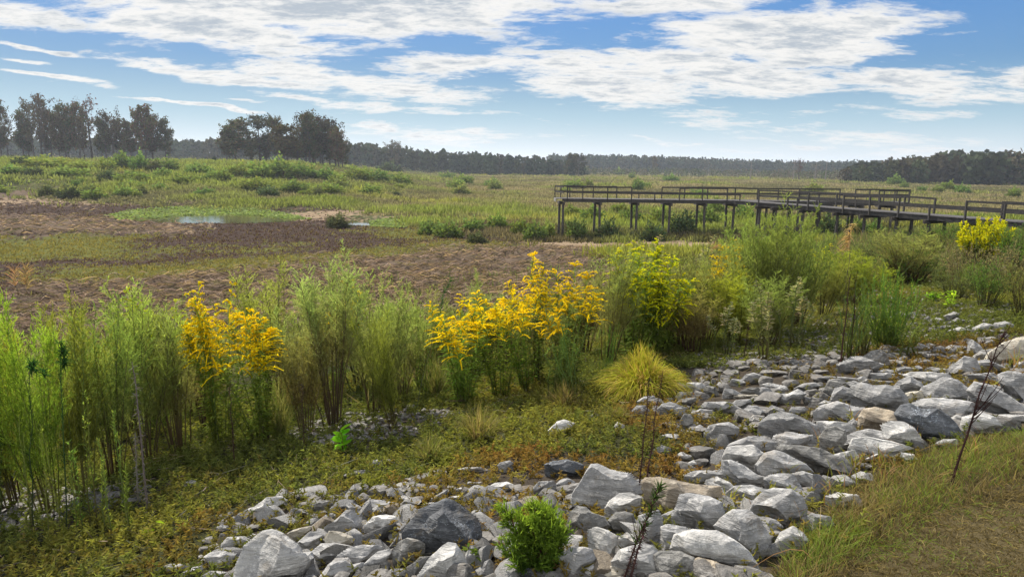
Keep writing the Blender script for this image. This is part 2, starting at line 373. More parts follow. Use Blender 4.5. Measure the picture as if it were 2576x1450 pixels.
def build_terrain():
    rr = np.concatenate([[0.3], np.geomspace(.8, 30, 190), np.geomspace(30.4, 130, 200)[0:], np.geomspace(132, 3900, 90)])
    th1 = np.linspace(R(-47), R(47), 520); th2 = np.linspace(R(47), R(313), 90)[1:-1]
    th = np.concatenate([th1, th2]); n, m = len(rr), len(th)
    A, B = np.meshgrid(th, rr); x = np.sin(A)*B; y = np.cos(A)*B
    z = height(x.ravel(), y.ravel()).reshape(x.shape)
    px, py = jig(x.ravel(), y.ravel(), 1., .022); r = np.hypot(x, y).ravel(); fx, fy = x.ravel(), y.ravel(); front = fy > .5
    lake = r > 14
    K = np.empty((n*m, 3)); K[:] = (.085, .082, .038)                     # marsh soil and stubble
    g = fbm(fx*.05, fy*.05, 5, 4)[:, None]
    K = K*(1-.35*(g < .5)) + np.array([.03, .022, .012])*(g > .55)
    def put(mask, col, soft=1.): K[mask & front] = K[mask & front]*(1-soft) + np.array(col)*soft
    put((r < 24) & ~lake, (.035, .036, .018)); put(lake & (r < 60) , (.07, .062, .03))
    put(lake & inside(px, py, Z_MUD), (.050, .037, .031))
    put(lake & anyin(px, py, Z_GREEN), (.085, .088, .03))
    sm = lake & anyin(px, py, Z_STRAW); put(sm, (.10, .076, .056))
    sa = lake & anyin(px, py, Z_SAND); put(sa, (.20, .15, .10))
    put(lake & anyin(px, py, Z_LILY), (.05, .06, .025))
    put((r < 30) & (inside(px, py, Z_ROCK) | anyin(px, py, Z_RUBBLE)), (.05, .042, .033))
    put((r < 30) & (inside(px, py, Z_CREST) | ((px > 2560) & (sdist(fx, fy) < .8))), (.062, .050, .026))
    K[~front] = (.09, .085, .035)
    # heaps: windrows of straw and broken mud
    rid = np.abs(fbm(fx*.5+fy*.15, fy*.8, 41, 4)-.5)*2
    zf = z.ravel(); zf = zf + sm*(.75*(.35-rid).clip(-.15, .35)) + sa*.05*fbm(fx, fy, 7, 2) + (lake & inside(px, py, Z_MUD))*.10*(fbm(fx*1.2, fy*1.2, 8, 3)-.5)
    V = np.stack([fx, fy, zf], -1)
    i, j = np.meshgrid(np.arange(n-1), np.arange(m), indexing='ij'); j2 = (j+1) % m
    Q = np.stack([i*m+j, i*m+j2, (i+1)*m+j2, (i+1)*m+j], -1).reshape(-1, 4)
    mt, t, out = newmat('ground earth')
    at = t.new('ShaderNodeAttribute', attribute_name='Tint'); geo = t.new('ShaderNodeNewGeometry'); P = geo.outputs['Position']
    n1 = t.noise(P, .8, 6, .7); n2 = t.noise(P, 7, 6, .7); n3 = t.noise(P, 60, 3, .7)
    k = t.math('ADD', t.math('ADD', t.math('MULTIPLY', n1, .5), t.math('MULTIPLY', n2, .7)), t.math('MULTIPLY', n3, .4))
    col = t.mix(1.0, at.outputs['Color'], t.maprange(k, .5, 1.1, .5, 1.55), 'MULTIPLY')
    p = t.new('ShaderNodeBsdfPrincipled'); t.link(col, p.inputs['Base Color']); p.inputs['Roughness'].default_value = 1.0; p.inputs['Specular IOR Level'].default_value = 0
    b = t.new('ShaderNodeBump'); b.inputs['Strength'].default_value = .6; b.inputs['Distance'].default_value = .06; t.link(k, b.inputs['Height']); t.link(b.outputs[0], p.inputs['Normal'])
    t.link(p.outputs[0], out.inputs[0])
    tag(link('ground', qmesh('ground', V, Q, mt, K, True)), 'drained lake bed, marsh and stony bank', 'ground', kind='structure')
build_terrain()

def build_water():
    mt, t, out = newmat('pond water'); geo = t.new('ShaderNodeNewGeometry')
    p = t.new('ShaderNodeBsdfPrincipled'); p.inputs['Base Color'].default_value = (.06, .055, .025, 1); p.inputs['Roughness'].default_value = .06; p.inputs['IOR'].default_value = 1.33
    b = t.new('ShaderNodeBump'); b.inputs['Strength'].default_value = .12; b.inputs['Distance'].default_value = .02
    mp = t.new('ShaderNodeMapping'); t.link(geo.outputs['Position'], mp.inputs[0]); mp.inputs['Scale'].default_value = (.8, 2, 1)
    t.link(t.noise(mp.outputs[0], 2.0, 3), b.inputs['Height']); t.link(b.outputs[0], p.inputs['Normal']); t.link(p.outputs[0], out.inputs[0])
    for w, lv, lab in zip(WP, WL, ('shallow still pond in the middle of the mud flat', 'narrow dark pool beyond the sandy strip', 'pale trickle of water beside the mud bank')):
        c = np.mean(w, 0); n = len(w); V = [(a, b_, lv) for a, b_ in (c+(np.array(w)-c)*1.05)]
        me = bpy.data.meshes.new('water'); me.from_pydata(V, [], [list(range(n))]); me.materials.append(mt); me.update()
        if me.polygons[0].normal.z < 0: me.flip_normals()
        tag(link('water', me), lab, 'water', kind='structure')
build_water()

# ================================================================== rocks
def ico(sub):
    t = (1+5**.5)/2
    V = [(-1, t, 0), (1, t, 0), (-1, -t, 0), (1, -t, 0), (0, -1, t), (0, 1, t), (0, -1, -t), (0, 1, -t), (t, 0, -1), (t, 0, 1), (-t, 0, -1), (-t, 0, 1)]
    Fc = [(0, 11, 5), (0, 5, 1), (0, 1, 7), (0, 7, 10), (0, 10, 11), (1, 5, 9), (5, 11, 4), (11, 10, 2), (10, 7, 6), (7, 1, 8), (3, 9, 4), (3, 4, 2), (3, 2, 6), (3, 6, 8), (3, 8, 9), (4, 9, 5), (2, 4, 11), (6, 2, 10), (8, 6, 7), (9, 8, 1)]
    V = [np.array(v, float)/np.linalg.norm(v) for v in V]
    for _ in range(sub):
        mid = {}; nf = []
        def mp(a, b):
            k = (min(a, b), max(a, b))
            if k not in mid: v = V[a]+V[b]; V.append(v/np.linalg.norm(v)); mid[k] = len(V)-1
            return mid[k]
        for a, b, c in Fc:
            x, y, z = mp(a, b), mp(b, c), mp(c, a); nf += [(a, x, z), (b, y, x), (c, z, y), (x, y, z)]
        Fc = nf
    return np.array(V), np.array(Fc)
ICO = {k: ico(k) for k in (2, 3, 4, 5)}
def n3(P, s, seed):     # cheap 3-d noise from three 2-d slices
    x, y, z = (P*s).T
    return (vnoise(x+z*.7, y-z*.6, seed)+vnoise(y+x*.4+5.2, z-x*.5, seed+1)+vnoise(z-y*.3+9.1, x+y*.6, seed+2))/3-.5
def facet(P, g, lo, hi, n):
    for _ in range(n):
        d = norm(g.normal(size=3)); k = g.uniform(lo, hi); e = P@d-k
        P = P - np.where(e > 0, e*.93, 0)[:, None]*d
    return P
def rough(P, seed, a=.05):
    r = norm(P)
    rd = np.abs(n3(P, 2.6, seed+7)); lay = np.abs(((P@norm(np.array([.3+seed % 3*.2, .4, 1.])))*7+n3(P, 2, seed)*4) % 1-.5)
    return P + r*((n3(P, 2.2, seed)*1.6+n3(P, 5.5, seed+3)*.8+n3(P, 12, seed+5)*.45+(.15-rd)*.7+lay*.18)*a)[:, None]
def rock_local(seed, sub=3):
    g = rs(seed); V, Fc = ICO[sub]; P = V.copy()
    P = facet(P, g, .34, .72, 15); P = P/np.abs(P).max(0)
    return rough(P, seed, .045), Fc
def rock_outline(poly, seed, sub, deep=.62):
    """silhouette (metres, in a plane facing one way) blown up into a faceted solid"""
    g = rs(seed); V, Fc = ICO[sub]; P = V.copy()
    P[:, :2] /= max(np.abs(P[:, :2]).max(), 1e-6)
    th = np.arctan2(P[:, 1], P[:, 0]); a = np.array(poly); tt = np.linspace(-np.pi, np.pi, 361); rad = np.zeros(361)
    for k, q in enumerate(tt):
        d = np.array([math.cos(q), math.sin(q)]); best = 0
        for i in range(len(a)):
            p, e = a[i], a[(i+1) % len(a)]-a[i]; den = d[0]*e[1]-d[1]*e[0]
            if abs(den) < 1e-9: continue
            s_ = (p[0]*e[1]-p[1]*e[0])/den; u = (p[0]*d[1]-p[1]*d[0])/den
            if s_ > 0 and -.001 <= u <= 1.001: best = max(best, s_)
        rad[k] = best
    V2 = ICO[sub][0]; rho0 = np.hypot(V2[:, 0], V2[:, 1]); th0 = np.arctan2(V2[:, 1], V2[:, 0])
    Rr = np.interp(th0, tt, rad); rho = rho0**.82; D = deep*math.sqrt(max(np.ptp(a[:, 0])*np.ptp(a[:, 1]), 1e-9))*.62
    S = rho0/np.maximum(rho0, 1e-6)
    mean = math.sqrt(np.ptp(a[:, 0])*np.ptp(a[:, 1]))/2
    # facets are cut in a rounded unit space, the outline itself is kept
    U = np.stack([np.cos(th0)*rho, np.sin(th0)*rho, np.sign(V2[:, 2])*np.abs(V2[:, 2])**.75], -1)
    for _ in range(13):
        d = norm(g.normal(size=3)*np.array([.9, .9, 1.0])); k = g.uniform(.50, .88); e = np.where(U@d > k, U@d-k, 0); w = np.clip(np.abs(U[:, 2])*2.2, 0, 1); U = U-(e*w*.95)[:, None]*d
    B = np.stack([U[:, 0]*Rr, U[:, 1]*Rr, U[:, 2]*D], -1)/mean
    B = rough(B, seed, .05)*mean
    for k in (0, 1):         # keep the traced width and height
        lo, hi = np.percentile(B[:, k], .2), np.percentile(B[:, k], 99.8); B[:, k] = (B[:, k]-lo)/(hi-lo)*np.ptp(a[:, k])*1.05+a[:, k].min()-.025*np.ptp(a[:, k])
    return B, Fc
ROCKS = []
def make_rock(poly, tone, seed, key):
    """poly: outline in picture pixels; the stone is set on the ground it is seen on"""
    a = np.array(poly, float); cx, cy = (a.min(0)+a.max(0))/2; w, h = np.ptp(a, 0)
    by = a[:, 1].max()+.04*h
    gp = hit([cx], [by])[0]; ext = math.sqrt(w*h)
    dep = (gp-EYE)@_f; dep *= 1+.02*ext/F
    c = EYE + pxray([cx], [cy])[0]*dep
    L = np.stack([(a[:, 0]-cx)*dep/F, -(a[:, 1]-cy)*dep/F], -1)
    sub = 5 if ext > 80 else 4 if ext > 30 else 3
    P, Fc = rock_outline(L, seed, sub)
    z = norm(EYE-c); x = norm(np.cross(np.array([0, 0, 1.]), z)); x = norm(_r-(_r@z)*z); y = np.cross(z, x)
    Wd = P[:, :1]*x+P[:, 1:2]*y+P[:, 2:]*z
    # anything that would hover is drawn down into the bank
    gz = height(c[0]+Wd[:, 0], c[1]+Wd[:, 1])-.04; zz = c[2]+Wd[:, 2]
    low = (Wd[:, 2] < -.12*np.ptp(Wd[:, 2])) & (P[:, 2] < 0)
    Wd[:, 2] = np.where(low & (zz > gz), gz-c[2], Wd[:, 2])
    me = qmesh('rock', Wd, Fc, MR[tone], None, True)
    try: me.set_sharp_from_angle(angle=R(38))
    except Exception: pass
    o = link('boulder' if ext > 75 else 'rock', me); o.location = c
    ROCKS.append(dict(o=o, key=key, x=cx, y=cy, w=w, h=h, tone=tone)); return o
CROP = {'A': (360.6, 1191.4, .2), 'B': (811.4, 1127., .2229), 'C': (1288., 1127., .2229), 'D': (1674.4, 1062.6, .2673), 'E': (1545.6, 901.6, .2), 'F': (2060.8, 837.2, .2221), 'G': (2060.8, 676.2, .2)}
OUT = '''A1 l 1290,925 1380,850 1480,750 1580,735 1690,775 1800,840 1900,900 1960,990 2060,980 2090,1040 2010,1180 1900,1280 1700,1340 1220,1340 1240,1120
A2 l 1000,880 1060,800 1250,790 1330,830 1365,870 1290,930 1120,920 980,940
A3 l 780,1050 850,990 1000,975 1130,1000 1080,1080 990,1120 960,1170 850,1120
A4 l 1320,440 1430,400 1540,310 1700,290 1770,340 1650,420 1530,450 1420,500 1310,480
A5 l 515,130 560,85 620,75 680,110 640,155 540,150
A6 s 2140,370 2180,335 2330,340 2370,370 2330,430 2250,480 2130,440
A7 g 2350,440 2400,365 2460,380 2530,450 2500,490 2370,480
A8 c 1830,740 1900,700 2080,660 2110,690 2040,760 1960,830 1850,830
A9 g 1955,870 2090,730 2200,730 2250,790 2220,860 2100,960 2000,930
A10 g 2110,1000 2240,880 2380,890 2440,980 2450,1050 2300,1100 2200,1110
A11 g 2120,650 2280,530 2340,570 2330,690 2260,740 2110,720
A12 l 750,1294 850,1220 960,1225 1050,1240 1060,1310 760,1320
A13 g 2240,1290 2330,1140 2420,1060 2560,1060 2620,1150 2560,1250 2480,1300
A14 l 1550,520 1620,480 1730,480 1740,525 1640,540
A15 l 920,670 980,645 1050,650 1080,690 1000,715 930,710
A16 l 1080,575 1150,540 1270,530 1270,550 1160,565
A17 l 180,1200 330,1130 520,1130 560,1180 430,1230 250,1240
A18 l 490,1250 600,1180 700,1160 720,1200 620,1260 530,1280
A19 l 1320,780 1370,750 1420,770 1400,810 1340,820
A20 l 2340,500 2390,490 2450,510 2440,570 2370,560
A21 g 2060,600 2110,555 2200,560 2190,620 2100,650
A22 g 2180,1110 2230,1090 2220,1160 2120,1180
B1 d 955,940 1010,850 1130,700 1200,670 1310,630 1390,595 1470,620 1560,670 1620,720 1720,790 1750,900 1750,1000 1700,1080 1500,1135 1330,1110 1160,1080 1000,1010
B2 l 1110,1460 1230,1260 1340,1140 1400,1100 1470,1110 1540,1200 1600,1320 1650,1470
B3 s 805,1150 870,1060 960,1020 1080,1030 1150,1070 1140,1170 1040,1230 900,1280 830,1260
B4 g 190,1215 300,1120 430,1095 600,1095 650,1140 560,1220 400,1290 250,1260
B5 c 40,1020 80,940 200,950 330,1000 350,1050 200,1140 60,1110
B6 g 0,970 150,860 280,710 330,705 420,790 410,860 310,920 100,960
B7 g 265,660 300,620 380,640 510,710 520,740 400,760 290,730
B8 g 480,620 560,580 700,590 820,620 830,700 700,730 500,700
B9 l 550,690 640,645 740,680 740,730 640,760 545,730
B10 l 500,870 590,770 720,755 800,770 850,830 740,900 600,920
B13 g 480,1290 600,1180 720,1150 760,1180 700,1270 560,1350 480,1330
B15 g 250,1410 330,1310 440,1290 470,1330 390,1390 300,1415
B16 g 670,1440 780,1360 930,1360 1030,1420 1040,1460 680,1460
B17 s 1020,1310 1100,1230 1250,1220 1220,1300 1130,1370 1050,1370
B18 l 830,570 900,530 980,545 1000,600 880,610
B19 g 990,790 1040,740 1100,720 1090,770 1020,830
B20 g 1770,1440 1830,1290 1890,1260 1930,1300 1930,1450
B21 g 1600,1230 1680,1120 1760,1170 1780,1260 1700,1330 1620,1320
B22 g 760,1110 830,1000 880,1010 880,1050 800,1110
B23 l 560,160 620,125 760,125 820,160 720,190 580,180
B24 s 250,310 370,260 460,245 530,270 520,300 380,330 260,330
B25 l 1530,240 1620,215 1780,210 1850,240 1820,265 1600,270
B26 g 1980,190 2010,160 2110,140 2150,170 2140,240 2070,270 2010,250
B27 l 1890,430 1950,390 2080,380 2200,430 2180,460 1950,470
B28 l 1460,480 1560,440 1640,460 1620,490 1480,500
B29 l 1400,570 1480,540 1600,530 1610,570 1500,590
B30 l 1120,650 1190,615 1280,610 1270,645 1160,660
B31 l 830,730 880,700 980,730 960,760 860,770
B32 l 1670,730 1730,680 1780,700 1770,750 1700,750
B33 l 1720,815 1790,800 1810,840 1750,860
B34 s 1150,1160 1230,1130 1310,1140 1260,1190 1170,1200
B35 l 1590,410 1650,375 1780,380 1700,405 1620,430
C1 d 380,180 480,140 620,130 730,155 800,190 780,250 700,290 500,300 390,250
C2 g 680,520 760,400 830,290 890,195 960,195 1080,255 1200,270 1300,290 1360,370 1410,490 1330,530 1180,560 1050,620 930,640 800,620 690,640
C3 l 1060,660 1100,590 1230,510 1350,510 1450,560 1440,640 1380,710 1250,720 1180,740 1090,780
C4 g 240,450 300,385 460,370 490,420 470,500 380,510 250,480
C5 g 490,410 560,350 630,335 710,380 700,430 560,450
C6 s 640,880 680,740 760,670 850,690 900,740 1010,780 1080,870 1000,920 850,930 760,1000
C7 s 1090,820 1180,730 1280,720 1370,750 1390,850 1320,930 1200,960 1120,890
C8 l 860,930 970,905 1090,940 1190,1000 1170,1090 1120,1130 1100,1250 1000,1260 900,1160 865,1090
C9 g 1420,880 1450,780 1600,735 1660,720 1700,800 1690,950 1640,1060 1560,1090 1460,1080
C10 g 1700,760 1830,700 1980,710 2080,820 2060,890 1900,890 1760,870
C12 t 1510,400 1560,350 1700,340 1850,380 2000,410 2300,440 2311,560 1990,570 1880,700 1700,720 1560,600
C14 g 1700,900 1760,870 2050,930 1900,960 1850,1060 1800,1170 1680,1160 1690,1000
C15 s 1630,1220 1700,1170 1900,1180 2050,1240 2100,1460 1680,1460 1640,1320
C16 t 2050,1270 2130,1240 2311,1290 2450,1380 2480,1460 2000,1460
C17 l 1160,1280 1260,1160 1480,1090 1590,1120 1640,1170 1640,1330 1660,1440 1400,1450 1250,1320
C18 g 540,1230 650,1140 800,1125 900,1150 935,1250 850,1330 760,1420 560,1440
C19 l 760,1400 850,1320 940,1290 1010,1340 1030,1450 780,1460
C20 t 945,1250 990,1215 1100,1270 1150,1300 1050,1380 960,1330
C21 c 1040,1420 1120,1330 1280,1310 1420,1400 1480,1460 1040,1460
C22 d 70,1440 120,1370 190,1325 270,1350 320,1430 330,1460
C23 l 600,1060 680,980 780,990 820,1090 700,1110 620,1100
C24 l 1200,1000 1300,960 1440,1000 1420,1060 1280,1100 1190,1140
C25 g 2080,900 2110,830 2180,930 2100,940
C26 l 420,540 500,520 590,525 580,560 450,565
D2 g 490,970 560,900 660,830 780,830 860,890 900,980 940,1080 900,1150 780,1200 700,1150 560,1060
D3 g 810,840 880,720 960,650 1040,630 1180,640 1260,700 1290,800 1270,880 1110,940 1040,920 900,880
D4 g 860,885 950,890 1040,920 1090,980 1050,1020 920,1030
D5 g 560,370 640,360 720,400 860,500 940,540 900,600 700,590 640,540 555,470
D6 l 550,330 600,230 820,215 880,270 930,300 880,440 800,450 690,360 560,400
D7 g 640,190 780,140 920,130 1010,180 980,260 930,290 870,240 780,215 600,220
D8 g 1000,230 1050,120 1140,90 1210,100 1360,120 1390,190 1340,230 1130,220 1110,280 980,270
D9 g 870,390 960,290 1040,270 1110,290 1280,380 1340,450 1200,480 1000,480 930,540
D10 s 1110,260 1140,215 1300,230 1460,250 1600,330 1680,420 1690,460 1560,480 1410,470 1330,400 1250,350 1150,310
D11 g 950,530 1000,490 1110,480 1200,480 1250,580 1270,650 1180,640 1080,620 970,590
D12 g 1220,480 1320,460 1420,500 1520,570 1470,610 1360,600 1260,570
D13 g 200,500 290,455 420,450 540,480 520,520 400,560 330,570 250,530
D14 l 400,540 500,510 600,560 650,620 580,660 500,600 390,580
D15 g 560,680 660,600 780,590 950,640 870,720 820,740 650,730
D16 g 640,790 680,740 860,730 800,800 680,840
D30 g 120,820 180,690 260,680 420,710 520,760 540,850 500,930 400,1010 290,900
D31 l 80,1180 130,1060 280,1020 480,1030 620,1110 720,1200 790,1310 620,1340 400,1290 150,1250
D17 s 1460,140 1520,60 1600,40 1680,70 1690,150 1640,230 1560,290 1480,240
D18 l 1560,310 1640,290 1770,260 1810,330 1720,390 1640,400
D19 l 1040,1130 1100,1040 1200,990 1280,1040 1320,1110 1200,1200 1080,1220
D20 g 1310,900 1400,860 1540,890 1560,960 1440,1030 1350,1000
D21 l 1540,690 1640,660 1800,680 1820,760 1600,780
D22 g 1520,580 1600,500 1680,490 1770,570 1720,600
D23 l 1760,500 1840,460 1927,480 1940,540 1800,550
D24 g 380,100 430,30 520,10 600,0 680,50 660,120 560,170 400,140
D25 g 155,250 210,195 280,215 280,255 200,265
D26 l 90,320 150,280 240,310 230,345 130,345
D27 l 190,390 260,352 330,385 300,405 210,405
E1 g 1860,800 1980,710 2110,680 2280,720 2370,760 2500,830 2576,950 2576,1000 2450,980 2200,930 2040,940 1950,890 1860,840
E2 g 1110,620 1180,545 1440,540 1580,640 1560,680 1320,700 1240,650
E3 g 560,640 620,570 700,550 880,620 900,690 780,740 650,680
E4 g 870,370 930,300 1080,300 1140,370 1110,410 1000,420
E5 s 1130,400 1150,340 1260,360 1300,440 1270,470 1200,460
E6 g 1280,350 1330,295 1420,310 1450,370 1390,390 1320,380
E7 s 790,560 830,520 920,500 1020,490 1010,540 920,590 830,600
E8 g 760,500 830,420 900,430 910,490 800,540
E9 g 590,550 650,490 740,490 760,540 680,560
E10 s 1600,410 1690,370 1820,360 1820,470 1700,450
E11 g 1370,450 1400,375 1500,390 1590,440 1490,460 1400,490
E12 g 1620,260 1670,200 1760,180 1900,230 1910,260 1820,310 1680,290
E13 g 1460,300 1490,255 1600,265 1640,300 1540,340
E14 c 1520,460 1640,445 1790,465 1810,490 1640,480
E15 g 1470,580 1540,520 1700,510 1720,560 1620,640 1560,610
E16 g 1570,700 1700,590 1790,600 1880,690 1720,750 1650,740
E17 s 830,780 880,700 960,700 990,760 980,840 940,890 850,850
E18 g 1820,420 1860,360 1950,370 1990,430 1940,470 1850,480
E19 l 1880,330 1970,305 2150,340 2160,390 2000,380
E20 l 1980,400 2080,350 2160,390 2080,430 2000,440
E21 g 2020,470 2110,440 2180,440 2280,390 2380,440 2300,520 2160,560 2030,530
E22 g 1930,640 1990,590 2130,640 2120,690 1950,700
E23 g 2210,670 2240,600 2390,610 2420,650 2310,700 2230,690
E24 g 2290,380 2400,310 2520,300 2576,340 2480,390 2380,400
E25 l 1690,770 1760,710 1880,720 1850,790 1740,850 1690,830
E26 l 590,970 700,945 820,950 830,1010 700,990
E27 g 490,1160 600,1090 690,1120 700,1170 560,1210
E28 g 970,880 1080,830 1120,860 1000,930
E29 g 940,690 1090,630 1220,650 1240,700 1120,730 980,720
E30 g 230,650 290,590 390,590 440,660 370,760 300,700
E31 g 290,540 380,480 500,470 510,540 420,590
E33 g 850,1140 950,1060 1020,1100 1010,1150 920,1160
E34 l 770,1220 860,1170 960,1250 920,1265 790,1260
E35 l 0,850 40,800 130,840 120,900 40,910
E36 l -830,900 -720,790 -640,770 -510,810 -560,860 -700,930 -760,960 -820,930
E37 g -320,720 -240,690 -150,715 -190,745 -280,745
F1 g 390,690 440,610 540,575 640,610 770,600 880,640 945,720 950,840 880,910 760,880 560,860 480,820
F2 g 0,880 80,820 230,775 390,830 540,860 540,950 480,1010 330,1010 20,960
F3 t 485,950 540,870 650,850 800,890 920,950 950,1010 760,1020 760,1130 620,1090 490,1050
F4 l 750,1040 830,1005 970,1020 1050,1070 1100,1160 1120,1300 1000,1240 830,1200 780,1150
F5 d 920,920 990,830 1080,810 1180,870 1320,870 1410,940 1470,1020 1550,1180 1420,1200 1280,1180 1120,1170 1060,1060 960,1010
F6 l 380,1290 430,1200 560,1180 760,1220 900,1260 990,1300 850,1330 520,1440 430,1400
F7 g 370,1150 450,1110 560,1090 700,1120 830,1210 560,1200 430,1230 370,1310 270,1290
F9 l 0,1000 160,1000 330,1020 390,1100 330,1170 220,1060 120,1070 30,1130
F10 g 340,1010 400,970 470,1040 480,1100 400,1110
F11 g 130,780 190,640 280,605 390,660 390,740 250,770 150,790
F12 s 55,650 110,530 200,520 280,560 200,610 130,710
F13 g 1170,680 1210,610 1400,510 1520,540 1620,640 1690,740 1640,770 1430,740 1200,750
F14 l 1000,480 1080,440 1220,440 1400,450 1440,510 1300,560 1200,620 1110,520
F15 g 870,620 940,540 1040,490 1130,560 1180,650 1080,660 930,690
F16 c 950,690 1040,670 1130,660 1160,710 1140,790 1020,770 950,750
F17 g 1110,810 1240,740 1420,740 1560,760 1680,790 1620,930 1460,960 1340,870 1220,870
F18 g 1740,660 1820,560 1960,600 2100,700 2220,810 2290,900 2150,910 1980,830 1780,780
F19 l 1940,600 2020,590 2180,660 2230,740 2100,690
F20 g 2060,480 2160,440 2320,470 2330,760 2200,700 2080,590
F21 g 1720,470 1830,460 1960,450 2020,540 2060,590 1940,590 1800,550 1740,540
F22 g 1500,390 1660,265 1760,290 1790,400 1760,480 1640,490 1520,450
F23 g 1690,250 1700,120 1740,85 1810,140 1840,200 1760,270
F24 l 1750,280 1850,200 1960,180 1960,260 1920,330 1800,310
F25 c 1940,320 1990,230 2110,140 2240,80 2320,60 2400,200 2330,320 2200,360 2060,350
F26 g 1790,320 1900,300 2000,360 2110,430 1960,440 1800,440
F27 g 250,350 380,265 470,265 560,310 680,355 580,410 430,440 310,430
F28 s 530,275 600,215 690,190 740,230 780,360 740,400 620,400 640,340
F29 g 610,455 790,450 880,520 700,520
F30 g 520,560 590,520 700,540 830,550 800,590 620,600
F31 g 300,560 400,540 500,580 430,620 310,600
F32 g 440,510 490,490 540,520 500,590 450,540
F33 g 820,470 900,450 1010,470 960,510 850,510
F34 g 880,400 960,375 1080,400 1060,450 920,450
F35 l 1220,410 1290,385 1480,410 1480,450 1380,440 1240,440
F36 g 1820,830 1880,800 2000,840 2110,900 2000,910 1840,870
F37 l 1640,1060 1680,950 1820,900 1940,950 2000,1040 1900,1060 1700,1120
F38 l 1450,980 1560,930 1630,960 1600,1040 1480,1050
F39 l 1980,980 2060,920 2320,920 2330,1000 2130,1000
F40 g 1690,870 1850,870 2000,930 2130,990 1990,1000 1850,900
F41 g 1300,1270 1420,1200 1540,1200 1540,1270 1400,1290
F42 l 830,1400 930,1350 1050,1370 1090,1430 880,1460
F44 g 520,1440 640,1370 850,1330 820,1440 700,1460
F45 g 1440,390 1480,330 1560,330 1520,380
F46 g 470,440 520,420 600,420 600,480 480,480
F47 g 690,430 760,405 880,440 800,460
F48 g 1080,380 1130,365 1170,400 1120,420
F49 g 2220,380 2260,330 2330,320 2330,420 2240,420
F50 g 0,510 120,490 280,500 410,520 300,540 150,530
F51 l 0,800 60,760 130,790 100,830 10,830
G1 s 1580,590 1690,540 1740,560 1730,630 1650,680 1600,640
G2 l 2210,720 2240,680 2340,660 2420,700 2410,760 2250,770
G3 g 1650,680 1740,615 1830,650 1720,690
G4 l 1410,640 1480,610 1590,650 1500,680 1430,680
G5 s 1310,640 1370,590 1420,640 1360,680
G6 g 1010,830 1080,800 1140,810 1130,850 1040,860
G7 s 1030,1010 1120,980 1200,1000 1200,1060 1080,1060
G8 g 1730,1030 1800,995 1870,1010 1850,1040
G9 l 1730,1050 1780,1035 1850,1045 1820,1062
G10 g 1070,570 1180,540 1220,580 1130,600
G11 l 1640,780 1760,730 1850,750 1900,790 1720,805
G12 l 1950,740 2060,680 2150,700 2090,770 1980,790
G13 l 1840,740 1900,705 1960,720 1930,760
G14 g 1480,740 1540,715 1600,740 1530,765
G15 l 1600,725 1690,705 1760,720 1650,745
G16 g 1330,960 1390,930 1460,960 1440,1010 1360,1010
G17 g 1500,1010 1530,965 1570,975 1560,1025
G18 g 1590,1000 1650,955 1700,960 1720,1010 1640,1040'''
for i, line in enumerate(OUT.split('\n')):
    k, tone, *pts = line.split(); x0, y0, s_ = CROP[k[0]]
    make_rock([(x0+float(a)*s_, y0+float(b)*s_) for a, b in (p.split(',') for p in pts)], tone, 100+i*7, k)

